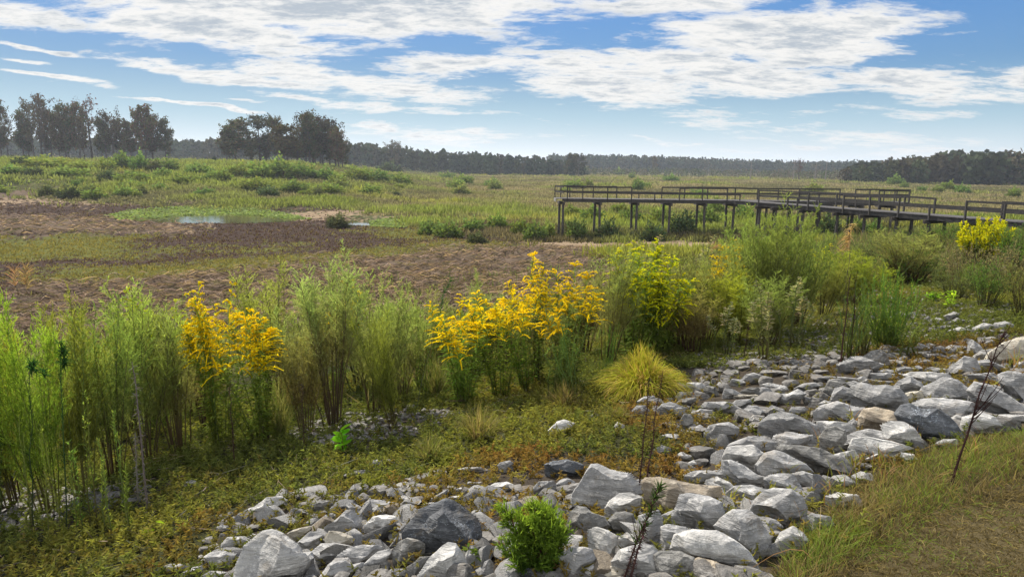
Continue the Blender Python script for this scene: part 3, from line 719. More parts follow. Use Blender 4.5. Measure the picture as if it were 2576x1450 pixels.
# smaller stones filling the riprap: shared solids, each stone its own object
PROTO = {}
for tone in 'glstcr':
    for k in range(4):
        P, Fc = rock_local(900+k*11+ord(tone), 3); PROTO[tone, k] = qmesh('rock', P, Fc, MR[tone], None, False)
        try: PROTO[tone, k].set_sharp_from_angle(angle=R(40))
        except Exception: pass
def small_rocks(total):
    g = rs(5); cand = []
    occ = [(r['x'], r['y'], max(r['w'], r['h'])/2) for r in ROCKS]
    zones = [(Z_ROCK, 1.0), *[(z, .8) for z in Z_RUBBLE]]
    tries = 0
    while len(cand) < 2600 and tries < 60:
        tries += 1
        r = g.uniform(2.2**.5, 24**.5, 4000)**2; az = g.uniform(R(-44), R(44), 4000); x, y = r*np.sin(az), r*np.cos(az)
        px, py, _ = project(np.stack([x, y, height(x, y)], -1))
        rock = inside(px, py, Z_ROCK); rub = anyin(px, py, Z_RUBBLE) & (g.uniform(size=4000) < .6); loose = (py > 1180) & inside(px, py, Z_RUST) & (g.uniform(size=4000) < .35)
        fbn = fbm(x*1.1, y*1.1, 27, 3)
        for i in np.nonzero(rock | rub | loose)[0]:
            if rock[i] and ((fbn[i] > .53 and py[i] < 1230 and px[i] < 1760) or (px[i] > 1740 and 930 < py[i] < 1230 and g.uniform() < .6)): continue
            s_ = g.uniform(.030, .088)*(1.0 if rock[i] else .58 if rub[i] else .55)*(1+.035*r[i]); w = 2*s_*F/r[i]
            if any(abs(px[i]-a) < (b_*.88) and abs(py[i]-c_) < (b_*.66) for a, c_, b_ in occ): continue
            occ.append((px[i], py[i], w*.42)); cand.append((w, x[i], y[i], s_, px[i], py[i], rub[i]))
            if len(cand) >= 2600: break
    cand.sort(reverse=True); G_ = [[], [], 0]
    inpic = lambda c: -5 < c[4] < 2580 and c[5] < 1455
    n = 0; V = []; Q = []; off = 0
    for c in cand:
        w, x, y, s_, px, py, rb = c
        tone = g.choice(list('grrrsrrt' if rb else 'ggggllllst')); k = g.randint(4); rot = g.uniform(0, 6.28, 3)*np.array([.12, .12, 1]); scl = s_*np.array([g.uniform(.9, 1.4), g.uniform(.7, 1.1), g.uniform(.45, .8)])
        loc = (x, y, height(x, y)+scl[2]*.25)
        if n < total and inpic(c):
            o = link('rock', PROTO[tone, k]); o.location = loc; o.rotation_euler = rot; o.scale = scl; n += 1
            ROCKS.append(dict(o=o, key=None, x=px, y=py, w=w, h=w*.6, tone=tone))
        else:
            P, Fc = rock_local(900+k*11+ord(tone), 2); ca, sa = math.cos(rot[2]), math.sin(rot[2]); P = P*scl
            V.append(np.stack([P[:, 0]*ca-P[:, 1]*sa, P[:, 0]*sa+P[:, 1]*ca, P[:, 2]], -1)+np.array(loc)); Q.append(Fc+off); off += len(P)
    if V: tag(link('rubble', qmesh('rubble', np.concatenate(V), np.concatenate(Q), MR['r'], None, False)), 'small loose grey stones between and around the larger rocks', 'rubble', kind='stuff')
small_rocks(300-len(ROCKS))
# ================================================================== plants
def cl(c, g, n, a=.2):
    return np.array(c)[None]*(1+g.uniform(-a, a, (n, 1)))*(1+g.uniform(-a*.35, a*.35, (n, 3)))
def lerp(a, b, t): return np.array(a)*(1-t)+np.array(b)*t
def stems_of(g, n, H, W, base=.05, k=7, lean=(0, 0), curve=1.4, hmin=.72):
    an = g.uniform(0, 6.283, n); rd = np.sqrt(g.uniform(0, 1, n)); top = np.stack([np.cos(an)*rd*W/2+lean[0], np.sin(an)*rd*W/2+lean[1], H*g.uniform(hmin, 1, n)*(1-.16*rd**2)], -1)
    b = np.stack([np.cos(an)*rd*base, np.sin(an)*rd*base, np.full(n, -.05)], -1)
    t = np.linspace(0, 1, k)[None, :, None]
    P = np.concatenate([b[:, None, :2]+(top-b)[:, None, :2]*t**curve, b[:, None, 2:]+(top-b)[:, None, 2:]*t], -1)
    P[:, 1:, :2] += g.normal(0, .012*H, (n, k-1, 2))*np.linspace(.3, 1, k-1)[None, :, None]
    return P
def along(P, t):
    """points and tangents at fractions t (N,m) of polylines P (N,k,3)"""
    N, k, _ = P.shape; f = np.clip(t, 0, .9999)*(k-1); i = f.astype(int); w = (f-i)[..., None]; r = np.arange(N)[:, None]
    a, b = P[r, i], P[r, i+1]; return a+(b-a)*w, norm(b-a)
def fan(g, p, tan, m, up=.5, jit=.5):
    """m random outward directions about each tangent"""
    d = g.normal(size=p.shape); d = d-(d*tan).sum(-1, keepdims=True)*tan; d = norm(d)
    return norm(d + tan*(up+g.uniform(-jit, jit, p.shape[:-1]+(1,))))
def perp(g, d): return norm(np.cross(d, g.normal(size=d.shape)))

BROWN, DRY = (.055, .034, .02), (.14, .085, .045)
def feathery(seed, H, W, n, green, mid, lo=.3, nb=52, nt=12, wid=.0035, stemcol=BROWN, hang=0.0, blen=.17, curve=1.35):
    """a clump of stems with plumes of thread leaves"""
    g = rs(seed); P = stems_of(g, n, H, W, .07, 7, (0, 0), curve)
    A = G(); t = np.linspace(0, 1, 7); sc_ = np.stack([lerp(stemcol, mid, min(1, x*1.2)) for x in t])
    A.tube(P, np.linspace(.0055, .0016, 7)[None]*(.8+.4*H/1.5), np.broadcast_to(sc_, (n, 7, 3))*g.uniform(.7, 1.3, (n, 1, 1)), 3)
    B = G(); tb = lo+(1-lo)*g.uniform(0, 1, (n, nb))**.85; p, tn = along(P, tb); d = fan(g, p, tn, nb, .95, .45)
    L = H*blen*(1.15-.75*tb)*g.uniform(.5, 1.15, (n, nb)); p, d, L, tb = p.reshape(-1, 3), d.reshape(-1, 3), L.reshape(-1), tb.reshape(-1); M = len(p)
    tip = p+d*L[:, None]; midp = p+d*L[:, None]*.5+np.array([0, 0, 1])*(L*.06)[:, None]; tip[:, 2] += L*(.16-hang)
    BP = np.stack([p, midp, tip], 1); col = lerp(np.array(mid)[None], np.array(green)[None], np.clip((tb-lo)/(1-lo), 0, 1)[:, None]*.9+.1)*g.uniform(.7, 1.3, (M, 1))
    S = perp(g, d); B.ribbon(BP, np.array([wid*1.2, wid, wid*.6]), S, col)
    tt = g.uniform(.1, 1, (M, nt)); q, dn = along(BP, tt); dd = fan(g, q, dn, nt, .9, .4); l2 = (L[:, None]*g.uniform(.12, .32, (M, nt)))
    q = q.reshape(-1, 3); dd = dd.reshape(-1, 3); l2 = l2.reshape(-1); e = q+dd*l2[:, None]; e[:, 2] += l2*(.1-hang)
    B.ribbon(np.stack([q, e], 1), np.array([wid, wid*.55]), perp(g, dd), np.repeat(col, nt, 0)*g.uniform(.75, 1.3, (M*nt, 1)))
    return [('stems', A, M_stem), ('foliage', B, M_leaf)]
def leafstem(g, P, B, m, l, w, col, lo=.1, hi=1., up=.5, droop=.25, taper=.6):
    n = len(P); t = lo+(hi-lo)*g.uniform(0, 1, (n, m)); p, tn = along(P, t); d = fan(g, p, tn, m, up, .3); L = l*g.uniform(.6, 1.2, (n, m))*(1-taper*t)
    p, d, L = p.reshape(-1, 3), d.reshape(-1, 3), L.reshape(-1); a = p+d*L[:, None]*.5; b = p+d*L[:, None]; b[:, 2] -= L*droop
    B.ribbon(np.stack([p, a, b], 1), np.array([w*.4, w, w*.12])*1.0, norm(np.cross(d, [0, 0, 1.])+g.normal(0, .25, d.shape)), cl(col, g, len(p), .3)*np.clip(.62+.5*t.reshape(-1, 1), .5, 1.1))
def goldenrod(seed, H, W, n, fcol=(.74, .57, .012), leaf=(.17, .25, .045), dens=1.0, plume=.30, dark=BROWN):
    g = rs(seed); P = stems_of(g, n, H, W, .07, 7); A = G(); t = np.linspace(0, 1, 7)
    A.tube(P, np.linspace(.005, .002, 7)[None], np.stack([lerp(dark, leaf, min(1, x*1.3)) for x in t]), 3)
    B = G(); leafstem(g, P, B, 95, .10, .014, leaf, .10, .95, .5, .3, .35)
    parts = [('stems', A, M_stem), ('foliage', B, M_leaf)]
    for s in range(n):
        Fl = G(); nb = int(16*dens); tb = 1-plume*g.uniform(0, 1, (1, nb)); p, tn = along(P[s:s+1], tb); d = fan(g, p, tn, nb, .75, .3)[0]; p = p[0]
        L = H*.105*(.35+1.0*(1-tb[0])/plume)*g.uniform(.7, 1.25, nb)
        k = 5; u = np.linspace(0, 1, k)[None, :, None]; BP = p[:, None]+d[:, None]*L[:, None, None]*u; BP[..., 2] += (L[:, None]*(.45*u[..., 0]-.8*u[..., 0]**2))
        Fl.ribbon(BP, np.array([.006, .010, .012, .010, .005]), perp(g, d), np.array(fcol)*.9); Fl.ribbon(BP, np.array([.005, .008, .010, .008, .004]), np.cross(d, [0, 0, 1.]), np.array(fcol)*.9)
        m = 16; q, dn = along(BP, g.uniform(.08, 1, (nb, m))); q = q.reshape(-1, 3); e = norm(g.normal(size=q.shape)+np.array([0, 0, 1.1])); l = g.uniform(.007, .017, len(q))
        Fl.ribbon(np.stack([q, q+e*l[:, None]], 1), np.array([.0075, .005]), perp(g, e), cl(fcol, g, len(q), .28))
        parts.append(('flower_head', Fl, M_flower))
    return parts
def horseweed(seed, H, W, n, col=(.10, .16, .035), m=90, l=.055, w=.0055, head=None, stemc=BROWN, lo=.12, curve=1.2, up=1.1, hmin=.72):
    g = rs(seed); P = stems_of(g, n, H, W, .06, 7, (0, 0), curve, hmin); A = G(); t = np.linspace(0, 1, 7)
    A.tube(P, np.linspace(.0065, .002, 7)[None], np.stack([lerp(stemc, col, min(1, x*1.1)) for x in t]), 4)
    B = G(); leafstem(g, P, B, m, l, w, col, lo, 1., up, .05, .35); parts = [('stems', A, M_stem), ('foliage', B, M_leaf)]
    if head:
        for i in range(n):
            Hd = G(); tb = g.uniform(.68, 1, (1, 70)); p, tn = along(P[i:i+1], tb); d = fan(g, p, tn, 70, .8, .4); L = H*.05*g.uniform(.4, 1.2, (1, 70))*(1.7-1.3*tb); p, d, L = p.reshape(-1, 3), d.reshape(-1, 3), L.reshape(-1)
            Hd.ribbon(np.stack([p, p+d*L[:, None]], 1), np.array([.006, .009]), perp(g, d), cl(head, g, len(p), .3)); parts.append(('seed_head', Hd, M_leaf))
    return parts
def tuft(seed, H, W, n, cols, w=.006, arch=1.0):
    g = rs(seed); an = g.uniform(0, 6.283, n); rd = g.uniform(0, 1, n)**.7; o = np.stack([np.cos(an), np.sin(an), 0*an], -1); L = H*g.uniform(.65, 1.12, n)
    k = 6; u = np.linspace(0, 1, k)[None, :, None]; out = (rd*W*.5)[:, None, None]
    P = o[:, None]*(.10*W*rd[:, None, None]+out*u**1.35); P[..., 2] = L[:, None]*(u[..., 0]*1.1-arch*.55*rd[:, None]*u[..., 0]**2.6)-.03
    P[:, 1:] += g.normal(0, .045*H, (n, k-1, 3))*np.linspace(.2, 1, k-1)[None, :, None]; B = G(); ci = g.randint(len(cols), size=n); cc = np.array(cols)[ci]*g.uniform(.7, 1.3, (n, 1)); e = np.array(cols[0])*.9
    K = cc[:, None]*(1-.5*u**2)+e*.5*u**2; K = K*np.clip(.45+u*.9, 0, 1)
    B.ribbon(P, w*np.array([.7, 1, 1, .85, .55, .15]), norm(np.cross(o, [0, 0, 1.])+g.normal(0, .3, o.shape)), K); return [('blades', B, M_grass)]
def cedar(seed, H, W):
    g = rs(seed); A = G(); ns = 6; P = stems_of(g, ns, H, W*.75, .02, 7, (0, 0), 1.5, .62); P[0, :, :2] *= .15; P[0, :, 2] = np.linspace(-.05, H, 7); A.tube(P, np.linspace(.011, .0025, 7)[None], (.09, .055, .03), 5)
    n = 34; tb = g.uniform(.06, .97, (ns, n)); p, tn = along(P, tb); d = fan(g, p, tn, n, .75, .4).reshape(-1, 3); p = p.reshape(-1, 3); t = tb.reshape(-1); L = W*.34*(1.15-t)**.6*g.uniform(.4, 1.2, ns*n); n = ns*n
    u = np.linspace(0, 1, 4)[None, :, None]; BP = p[:, None]+d[:, None]*L[:, None, None]*u; BP[..., 2] += L[:, None]*.25*u[..., 0]**2; A.ribbon(BP, np.array([.005, .004, .003, .002]), perp(g, d), (.09, .06, .03))
    B = G(); m = 20; s = g.uniform(.1, 1.02, (n, m)); q, dn = along(BP, s); dd = fan(g, q, dn, m, 1.2, .4); l = .042*g.uniform(.4, 1.3, (n, m)); q, dd, l = q.reshape(-1, 3), dd.reshape(-1, 3), l.reshape(-1); zz = np.clip((q[:, 2]/H), 0, 1)[:, None]; ss = s.reshape(-1, 1)
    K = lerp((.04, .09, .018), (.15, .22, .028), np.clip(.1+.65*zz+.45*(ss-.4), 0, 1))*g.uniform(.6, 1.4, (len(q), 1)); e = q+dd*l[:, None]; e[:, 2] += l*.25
    B.ribbon(np.stack([q, (q+e)/2, e], 1), np.array([.004, .006, .002]), perp(g, dd), K)
    m2 = 3; tt = g.uniform(.2, 1, (len(q), m2)); q2, d2 = along(np.stack([q, e], 1), tt); d3 = fan(g, q2, d2, m2, .9, .3).reshape(-1, 3); q2 = q2.reshape(-1, 3); B.ribbon(np.stack([q2, q2+d3*.018], 1), np.array([.0045, .0015]), perp(g, d3), np.repeat(K, m2, 0))
    return [('trunk', A, M_stem), ('foliage', B, M_leaf)]
def broadleaf(seed, H, n, l, w, col=(.22, .36, .02), spread=.5, stems=1):
    g = rs(seed); P = stems_of(g, stems, H, spread*H, .02, 6); A = G(); A.tube(P, np.linspace(.005, .002, 6)[None], (.10, .06, .035), 4); B = G()
    t = np.linspace(.3, 1, n)[None].repeat(stems, 0); p, tn = along(P, t); d = fan(g, p, tn, n, .45, .3); p, d = p.reshape(-1, 3), d.reshape(-1, 3); L = l*g.uniform(.7, 1.15, len(p)); u = np.array([0, .25, .55, .8, 1.0])
    BP = p[:, None]+d[:, None]*(L[:, None]*u)[..., None]; BP[..., 2] -= L[:, None]*.25*u**2; B.ribbon(BP, w*np.array([.15, .85, 1, .6, .05])[None]*(L/l)[:, None], norm(np.cross(d, [0, 0, 1.])+g.normal(0, .2, d.shape)), cl(col, g, len(p), .25))
    return [('stem', A, M_stem), ('leaves', B, M_leaf)]
def deadstalk(seed, H, lean, branches, r=.006, tip=None, col=(.045, .028, .022), bl=.35, fuzz=260, blo=.35):
    g = rs(seed); k = 9; t = np.linspace(0, 1, k); P = np.stack([lean[0]*t**1.2+g.normal(0, .008*H, k)*t, lean[1]*t, H*t-.04], -1)[None]; A = G(); A.tube(P, np.linspace(r, r*.3, k)[None], col, 5)
    if branches:
        tb = g.uniform(blo, .95, (1, branches)); p, tn = along(P, tb); d = fan(g, p, tn, branches, 1.5, .4)[0]; p = p[0]; L = H*bl*g.uniform(.5, 1, branches)*(1.2-tb[0]); u = np.linspace(0, 1, 5)[None, :, None]; BP = p[:, None]+d[:, None]*L[:, None, None]*u; BP[..., 2] += L[:, None]*.25*u[..., 0]**2; A.tube(BP, np.linspace(r*.45, r*.2, 5)[None], col, 3)
    if fuzz:
        q, dn = along(P, g.uniform(.02, .98, (1, fuzz))); d = fan(g, q, dn, fuzz, -.3, .5)[0]; q = q[0]; l = g.uniform(.008, .03, fuzz)*(.6+H); A.ribbon(np.stack([q, q+d*l[:, None]], 1), np.array([.0035, .0025]), perp(g, d), cl(col, g, fuzz, .5))
    parts = [('stem', A, M_stem)]
    if tip:
        B = G(); m = 150; q, dn = along(P, g.uniform(tip, 1, (1, m))); d = fan(g, q, dn, m, .9, .5)[0]; q = q[0]; l = g.uniform(.02, .055, m); B.ribbon(np.stack([q, q+d*l[:, None]], 1), np.array([.006, .002]), perp(g, d), cl((.035, .075, .022), g, m, .3)); parts.append(('foliage', B, M_leaf))
    return parts
def reed(seed, H, n, plume=.28, col=(.42, .27, .16), curl=.5, W=.2):
    g = rs(seed); P = stems_of(g, n, H, W, .05, 8, (0, 0), 1.6, .85); A = G(); A.tube(P, np.linspace(.005, .002, 8)[None], (.12, .11, .05), 4); B = G(); leafstem(g, P, B, 7, .35*min(H, 1.2), .012, (.13, .14, .05), .15, .7, .9, .35, .2)
    parts = [('stems', A, M_stem), ('foliage', B, M_leaf)]
    for s in range(n):
        X = G(); nb = 60; tb = g.uniform(.8, 1, (1, nb)); p, tn = along(P[s:s+1], tb); side = np.array([math.cos(seed+s), math.sin(seed+s), 0])*curl; d = norm(fan(g, p, tn, nb, 1.3, .4)[0]+side); p = p[0]; L = plume*g.uniform(.35, 1, nb); u = np.linspace(0, 1, 4)[None, :, None]; BP = p[:, None]+d[:, None]*L[:, None, None]*u; BP[..., 2] -= L[:, None]*curl*1.1*u[..., 0]**2
        X.ribbon(BP, np.array([.006, .012, .011, .004]), perp(g, d), cl(col, g, nb, .3)); parts.append(('plume', X, M_leaf))
    return parts
def bush(seed, H, W, n, col, lo=(.07, .05, .03), m=60, l=.05, w=.012, flower=None):
    g = rs(seed); P = stems_of(g, n, H, W, .12*W, 6, (0, 0), 1.1, .6); A = G(); A.tube(P, np.linspace(.008, .002, 6)[None]*(.6+.4*H), np.array(lo), 3); B = G(); leafstem(g, P, B, m, l, w, col, .12, 1, .9, .0, .2)
    tb = g.uniform(.4, .95, (n, 6)); p, tn = along(P, tb); d = fan(g, p, tn, 6, 1.0, .3); L = H*.2*g.uniform(.5, 1, (n, 6)); p, d, L = p.reshape(-1, 3), d.reshape(-1, 3), L.reshape(-1); BP = np.stack([p, p+d*L[:, None]*.5, p+d*L[:, None]], 1); A.ribbon(BP, np.array([.004, .003, .002]), perp(g, d), np.array(lo)); leafstem(g, BP, B, 14, l, w, col, .1, 1, .9, 0, .1)
    parts = [('stems', A, M_stem), ('foliage', B, M_leaf)]
    if flower:
        Fl = G(); q, dn = along(P, g.uniform(.66, 1.0, (n, 120))); d = fan(g, q, dn, 120, 1.0, .5); q, d = q.reshape(-1, 3), d.reshape(-1, 3); L = g.uniform(.02, .09, len(q)); Fl.ribbon(np.stack([q, q+d*L[:, None]*.5, q+d*L[:, None]], 1), np.array([.010, .016, .005]), perp(g, d), cl(flower, g, len(q), .25)); parts.append(('flowers', Fl, M_flower))
    return parts

MESHES = {}
def proto(key, parts):
    if key not in MESHES: MESHES[key] = [(n, a.mesh(n, m), m) for n, a, m in parts]
    return MESHES[key]
LIB = {   # every kind is built once at about its own size, then set out as separate plants
 'fa': lambda: feathery(11, 1.4, .75, 17, (0.218, 0.278, 0.064), (0.119, 0.128, 0.047)),
 'fb': lambda: feathery(12, 1.4, .85, 20, (0.249, 0.294, 0.086), (0.139, 0.123, 0.052), .34, 52),
 'fc': lambda: feathery(13, 1.4, .65, 12, (0.239, 0.289, 0.052), (0.119, 0.144, 0.035), .22, 60, 12),
 'fd': lambda: feathery(14, 1.4, .9, 24, (0.249, 0.299, 0.099), (0.150, 0.113, 0.058), .46, 52, 12, .0034, (0.060, 0.042, 0.032)),
 'fe': lambda: feathery(15, 1.4, .7, 14, (0.249, 0.319, 0.037), (0.150, 0.186, 0.035), .22, 60, 12),
 'ff': lambda: feathery(16, 1.4, .9, 26, (0.199, 0.278, 0.075), (0.129, 0.144, 0.052), .28, 52, 13, .0036, BROWN, .12, .14, 1.2),
 'fo': lambda: feathery(17, 1.4, .8, 18, (0.218, 0.242, 0.075), (0.150, 0.119, 0.058), .34, 50, 11),
 'gr1': lambda: goldenrod(21, 1.4, .62, 15), 'gr2': lambda: goldenrod(22, 1.4, .7, 12, (.78, .61, .012), (.19, .27, .045)), 'gr3': lambda: goldenrod(23, 1.4, .5, 10, (.70, .53, .012), (.16, .22, .05), 1.1, .3),
 'gl1': lambda: goldenrod(24, 1.4, .5, 12, (.46, .50, .020), (.15, .23, .045), 1.2, .5), 'gl2': lambda: goldenrod(25, 1.4, .62, 14, (.54, .54, .016), (.14, .21, .04), 1.2, .5),
 'hw1': lambda: horseweed(31, 1.4, .35, 9), 'hw2': lambda: horseweed(32, 1.4, .5, 14, (.12, .19, .03), 110, .05, .005, None, (.09, .1, .03)), 'hw3': lambda: horseweed(33, 1.4, .3, 5, (.13, .17, .055), 80, .06, .006, (.28, .27, .16)),
 'hwb': lambda: horseweed(34, 1.4, .45, 46, (.14, .22, .035), 60, .07, .005, None, (.08, .07, .03), .1, 1.2, 1.6, .6),
 'hwd': lambda: horseweed(35, 1.4, .12, 2, (.05, .085, .025), 130, .05, .005, None, (.04, .045, .02), .15), 'hwp': lambda: horseweed(36, 1.4, .10, 3, (.16, .22, .05), 110, .06, .007, None, (.12, .11, .05), .08),
 'bo': lambda: bush(41, 1.4, 1.3, 40, (.13, .15, .055)), 'bg': lambda: bush(42, 1.4, 1.3, 44, (.12, .19, .045)), 'by': lambda: bush(43, 1.2, 1.2, 60, (.12, .17, .03), BROWN, 90, .05, .012, (.52, .52, .014)), 'bp': lambda: bush(44, 1.4, 1.2, 38, (.20, .19, .10), (.1, .07, .045)),
}
PLANTS = []
KINDNAME = {'f': ('dog_fennel', 'dog fennel'), 'gr': ('goldenrod', 'goldenrod'), 'gl': ('goldenrod', 'goldenrod'), 'hw': ('horseweed', 'horseweed'), 'b': ('shrub', 'shrub')}
def put_plant(lib, bx, by, ty, wpx, label, group=None, rz=None, far=None, lean=0):
    gp = hit([bx], [by])[0]; dep = (gp-EYE)@_f
    if lib in LIB and lib not in MESHES: proto(lib, LIB[lib]())
    H = (by-ty)*dep/F/max(.6, math.cos(math.atan2(by-413, F))); Wm = wpx*dep/F
    H *= 1.09 if lib[0] == 'f' else 1.0
    kn = KINDNAME.get(lib[:2]) or KINDNAME.get(lib[0])
    gq = rs(int(abs(bx*7+by))); r = empty(kn[0], gp, gq.uniform(0, 6.28)); r.location.z -= .02; r.rotation_euler = (gq.normal(0, .085), gq.normal(0, .085), gq.uniform(0, 6.28))
    co = np.concatenate([np.array([v.co[:] for v in m.vertices]) for n, m, _ in MESHES[lib][:1]]); h0 = np.percentile(co[:, 2], 99.5)*1.03; w0 = max(np.ptp(co[:, 0]), np.ptp(co[:, 1]))*(.92 if lib[0] in 'fb' else .9)
    s = (Wm/w0, Wm/w0, H/h0)
    for n, m, _ in MESHES[lib]: o = link(n, m, r); o.scale = s
    if lean: r.rotation_euler = (0, R(lean), 0)
    tag(r, label, kn[1], group or {'dog_fennel': 'dog fennel along the bank', 'goldenrod': 'goldenrod along the bank', 'horseweed': 'horseweed along the bank', 'shrub': 'shrubs below the boardwalk'}[kn[0]]); return r
def put_one(name, cat, parts, bx, by, label, group=None, rz=0):
    gp = hit([bx], [by])[0]; r = empty(name, gp, rz)
    for n, a, m in parts: a.build(n, m, r)
    return tag(r, label, cat, group)
def mpp(bx, by): gp = hit([bx], [by])[0]; return ((gp-EYE)@_f)/F      # metres per pixel at a spot on the ground

ROW = '''fe -90 1330 830 190|feathery green dog fennel cut by the left edge behind the dark nodding stems
fc 30 1275 850 180|bright green dog fennel at the left edge, left of the first dark stem
fe 128 1290 785 170|tall bright dog fennel behind the dark nodding stem
fc 212 1245 800 150|dog fennel with a brown middle stem, right of the dark nodding stem
fa 292 1200 795 180|yellow green dog fennel left of the grey bare stem, tallest tip brown
fa 372 1165 745 190|pale dog fennel straight behind the grey bare stem
fo 455 1140 800 170|olive dog fennel between the grey bare stem and the large gold goldenrod
fc 10 1180 880 160|dark green dog fennel low behind the others at the left edge
gl1 398 1085 735 130|lime green goldenrod in bud, standing behind the pale dog fennel at left
gr1 560 1120 712 160|large deep gold goldenrod with the highest plume left of the brown based clump
gr1 655 1115 785 190|broad gold goldenrod touching the left side of the brown based dog fennel clump
fa 700 1020 690 170|blue green dog fennel rising behind the broad gold goldenrod
fd 838 1070 690 230|widest dog fennel clump with a bare brown base, right of the large gold goldenrod
fb 945 1045 715 170|pale feathery dog fennel joined to the right of the brown based clump
gr3 845 985 690 70|few gold goldenrod plumes showing above the brown based dog fennel clump
fb 1010 1010 730 130|slender dog fennel left of the leaning seed stalk
fc 990 1075 790 90|thin straight dog fennel over the dark rubble patch
hw2 1065 1000 760 70|upright grassy green weed just left of the leaning seed stalk
gr2 1165 1015 745 170|wide low gold goldenrod right of the leaning seed stalk
gr2 1262 1005 730 160|gold goldenrod in the middle of the picture, between the wide low and the tall ones
fb 1225 930 700 110|faint dog fennel behind the middle gold goldenrod
gr2 1325 985 735 110|gold goldenrod with loose arching plumes left of the tall dense goldenrod
gr3 1345 960 632 110|tallest dense goldenrod with a narrow top plume, on the left of the tall pair
gr3 1425 975 660 140|tallest dense goldenrod with a broad golden head, on the right of the tall pair
hw1 1385 1015 800 110|grey green leafy weed in front of the tall dense goldenrod
hw1 1450 1020 810 90|straight green weed left of the golden grass tuft
hw2 1515 985 800 40|single bright green stem at the left rim of the golden grass tuft
fo 1530 915 650 130|olive brown dog fennel between the tall goldenrod and the lime goldenrod
gl2 1590 905 600 150|lime yellow goldenrod in bud, tallest of the two behind the golden grass tuft
gl2 1655 890 640 130|lime yellow goldenrod in bud, right one behind the golden grass tuft
fo 1700 880 650 170|sparse olive dog fennel right of the lime goldenrod
fb 1775 865 630 170|pale thin dog fennel left of the biggest green dog fennel
gr3 1818 815 595 70|small gold goldenrod against the dark ground under the boardwalk
gr3 1790 830 640 60|little gold goldenrod low in front of the small one under the boardwalk
ff 1868 835 560 140|left part of the biggest dog fennel, under the walkway bend
ff 1935 845 535 170|biggest dog fennel, dense green and reaching the boardwalk deck
ff 2000 825 575 130|right part of the biggest dog fennel beside the boardwalk posts
fe 1850 865 690 150|low bright dog fennel in front of the biggest one
ff 1930 880 700 150|low dense dog fennel in front of the biggest one, over the dark stones
fo 1740 890 740 130|short olive dog fennel above the dark stones
hw3 1815 900 745 60|small leafy weed on the stones in front of the low bright dog fennel
hw3 1925 905 700 70|pale seeded weed on the stones, left of the seeded pair
hw3 1985 880 690 80|pale seeded weed on the stones, right of the seeded pair
fa 2070 800 640 110|yellow green dog fennel left of the tall tan reed
gl2 2040 760 615 90|lime yellow goldenrod left of the round green bush by the reed
fe 2135 770 635 150|round bright green dog fennel under the tan reed plumes
hw1 2128 925 700 80|leafy weed with two dark bare stems right of the dark stones
hw1 2165 900 690 80|grey green weed between the dark stemmed weed and the grassy clump
hwb 2232 880 665 140|tall upright clump like green grass, right of the dark stemmed weed
hwp 2275 900 790 50|small bright green weed beside the wedge shaped boulder
fo 2270 720 590 160|olive dog fennel behind the tall upright clump
bo 2225 680 590 190|olive shrub below the boardwalk, left of the olive shrub pair
bo 2340 680 580 200|olive shrub below the boardwalk next to the yellow shrub
by 2467 690 545 150|round shrub covered in bright yellow flowers by the boardwalk rail
bg 2560 690 555 140|pale green shrub right of the yellow flowering shrub
bg 2372 640 560 130|light green shrub tucked under the boardwalk left of the yellow shrub
bp 2420 730 610 160|buff seeded shrub in front of the yellow flowering shrub
bp 2540 750 605 150|buff seeded shrub at the right edge below the pale green one
bg 2480 775 645 120|green weedy shrub on the rubble at right, nearest of its group
bo 2575 800 650 150|olive shrub cut by the right edge above the round pale stone
hwb 2440 735 650 50|small spiky grass clump on the rubble at right
bg 2640 720 560 160|green shrub just beyond the right edge
fo 1470 900 700 90|olive dog fennel right behind the broad headed tall goldenrod
fb 1100 960 740 100|thin pale dog fennel behind the wide low goldenrod
fo 520 1070 830 110|brownish dog fennel shaded behind the large gold goldenrod
fo 770 1085 860 120|low brown dog fennel between the broad goldenrod and the brown based clump
fb 180 1130 840 190|dog fennel in the second rank behind the brown stemmed one at left
fb 330 1090 830 180|dog fennel in the second rank behind the grey bare stem
fa 500 1040 850 170|dog fennel in the second rank left of the large gold goldenrod
fb 760 1000 770 160|dog fennel in the second rank left of the brown based clump
fa 905 980 730 170|dog fennel in the second rank behind the brown based clump
fb 1060 950 760 150|dog fennel in the second rank behind the leaning seed stalk
fa 1180 935 790 160|dog fennel in the second rank behind the wide low goldenrod
fo 1310 920 770 170|dog fennel in the second rank behind the arching gold goldenrod
fa 1420 900 740 150|dog fennel in the second rank behind the broad headed goldenrod
fo 1620 870 700 190|dog fennel in the second rank behind the lime yellow pair
fa 1720 830 690 160|dog fennel in the second rank behind the sparse olive one
fo 1830 815 700 170|dog fennel in the second rank below the small gold goldenrod
ff 2060 770 650 150|dog fennel in the second rank right of the biggest one
bo 2160 730 640 170|olive shrub behind the dark stemmed weed and the reed
bg 2290 720 620 160|green shrub between the tall upright clump and the olive pair
bo 2400 760 660 150|olive shrub at the back of the right rubble'''
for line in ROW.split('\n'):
    a, lab = line.split('|'); k, *v = a.split(); put_plant(k, *map(float, v), lab)

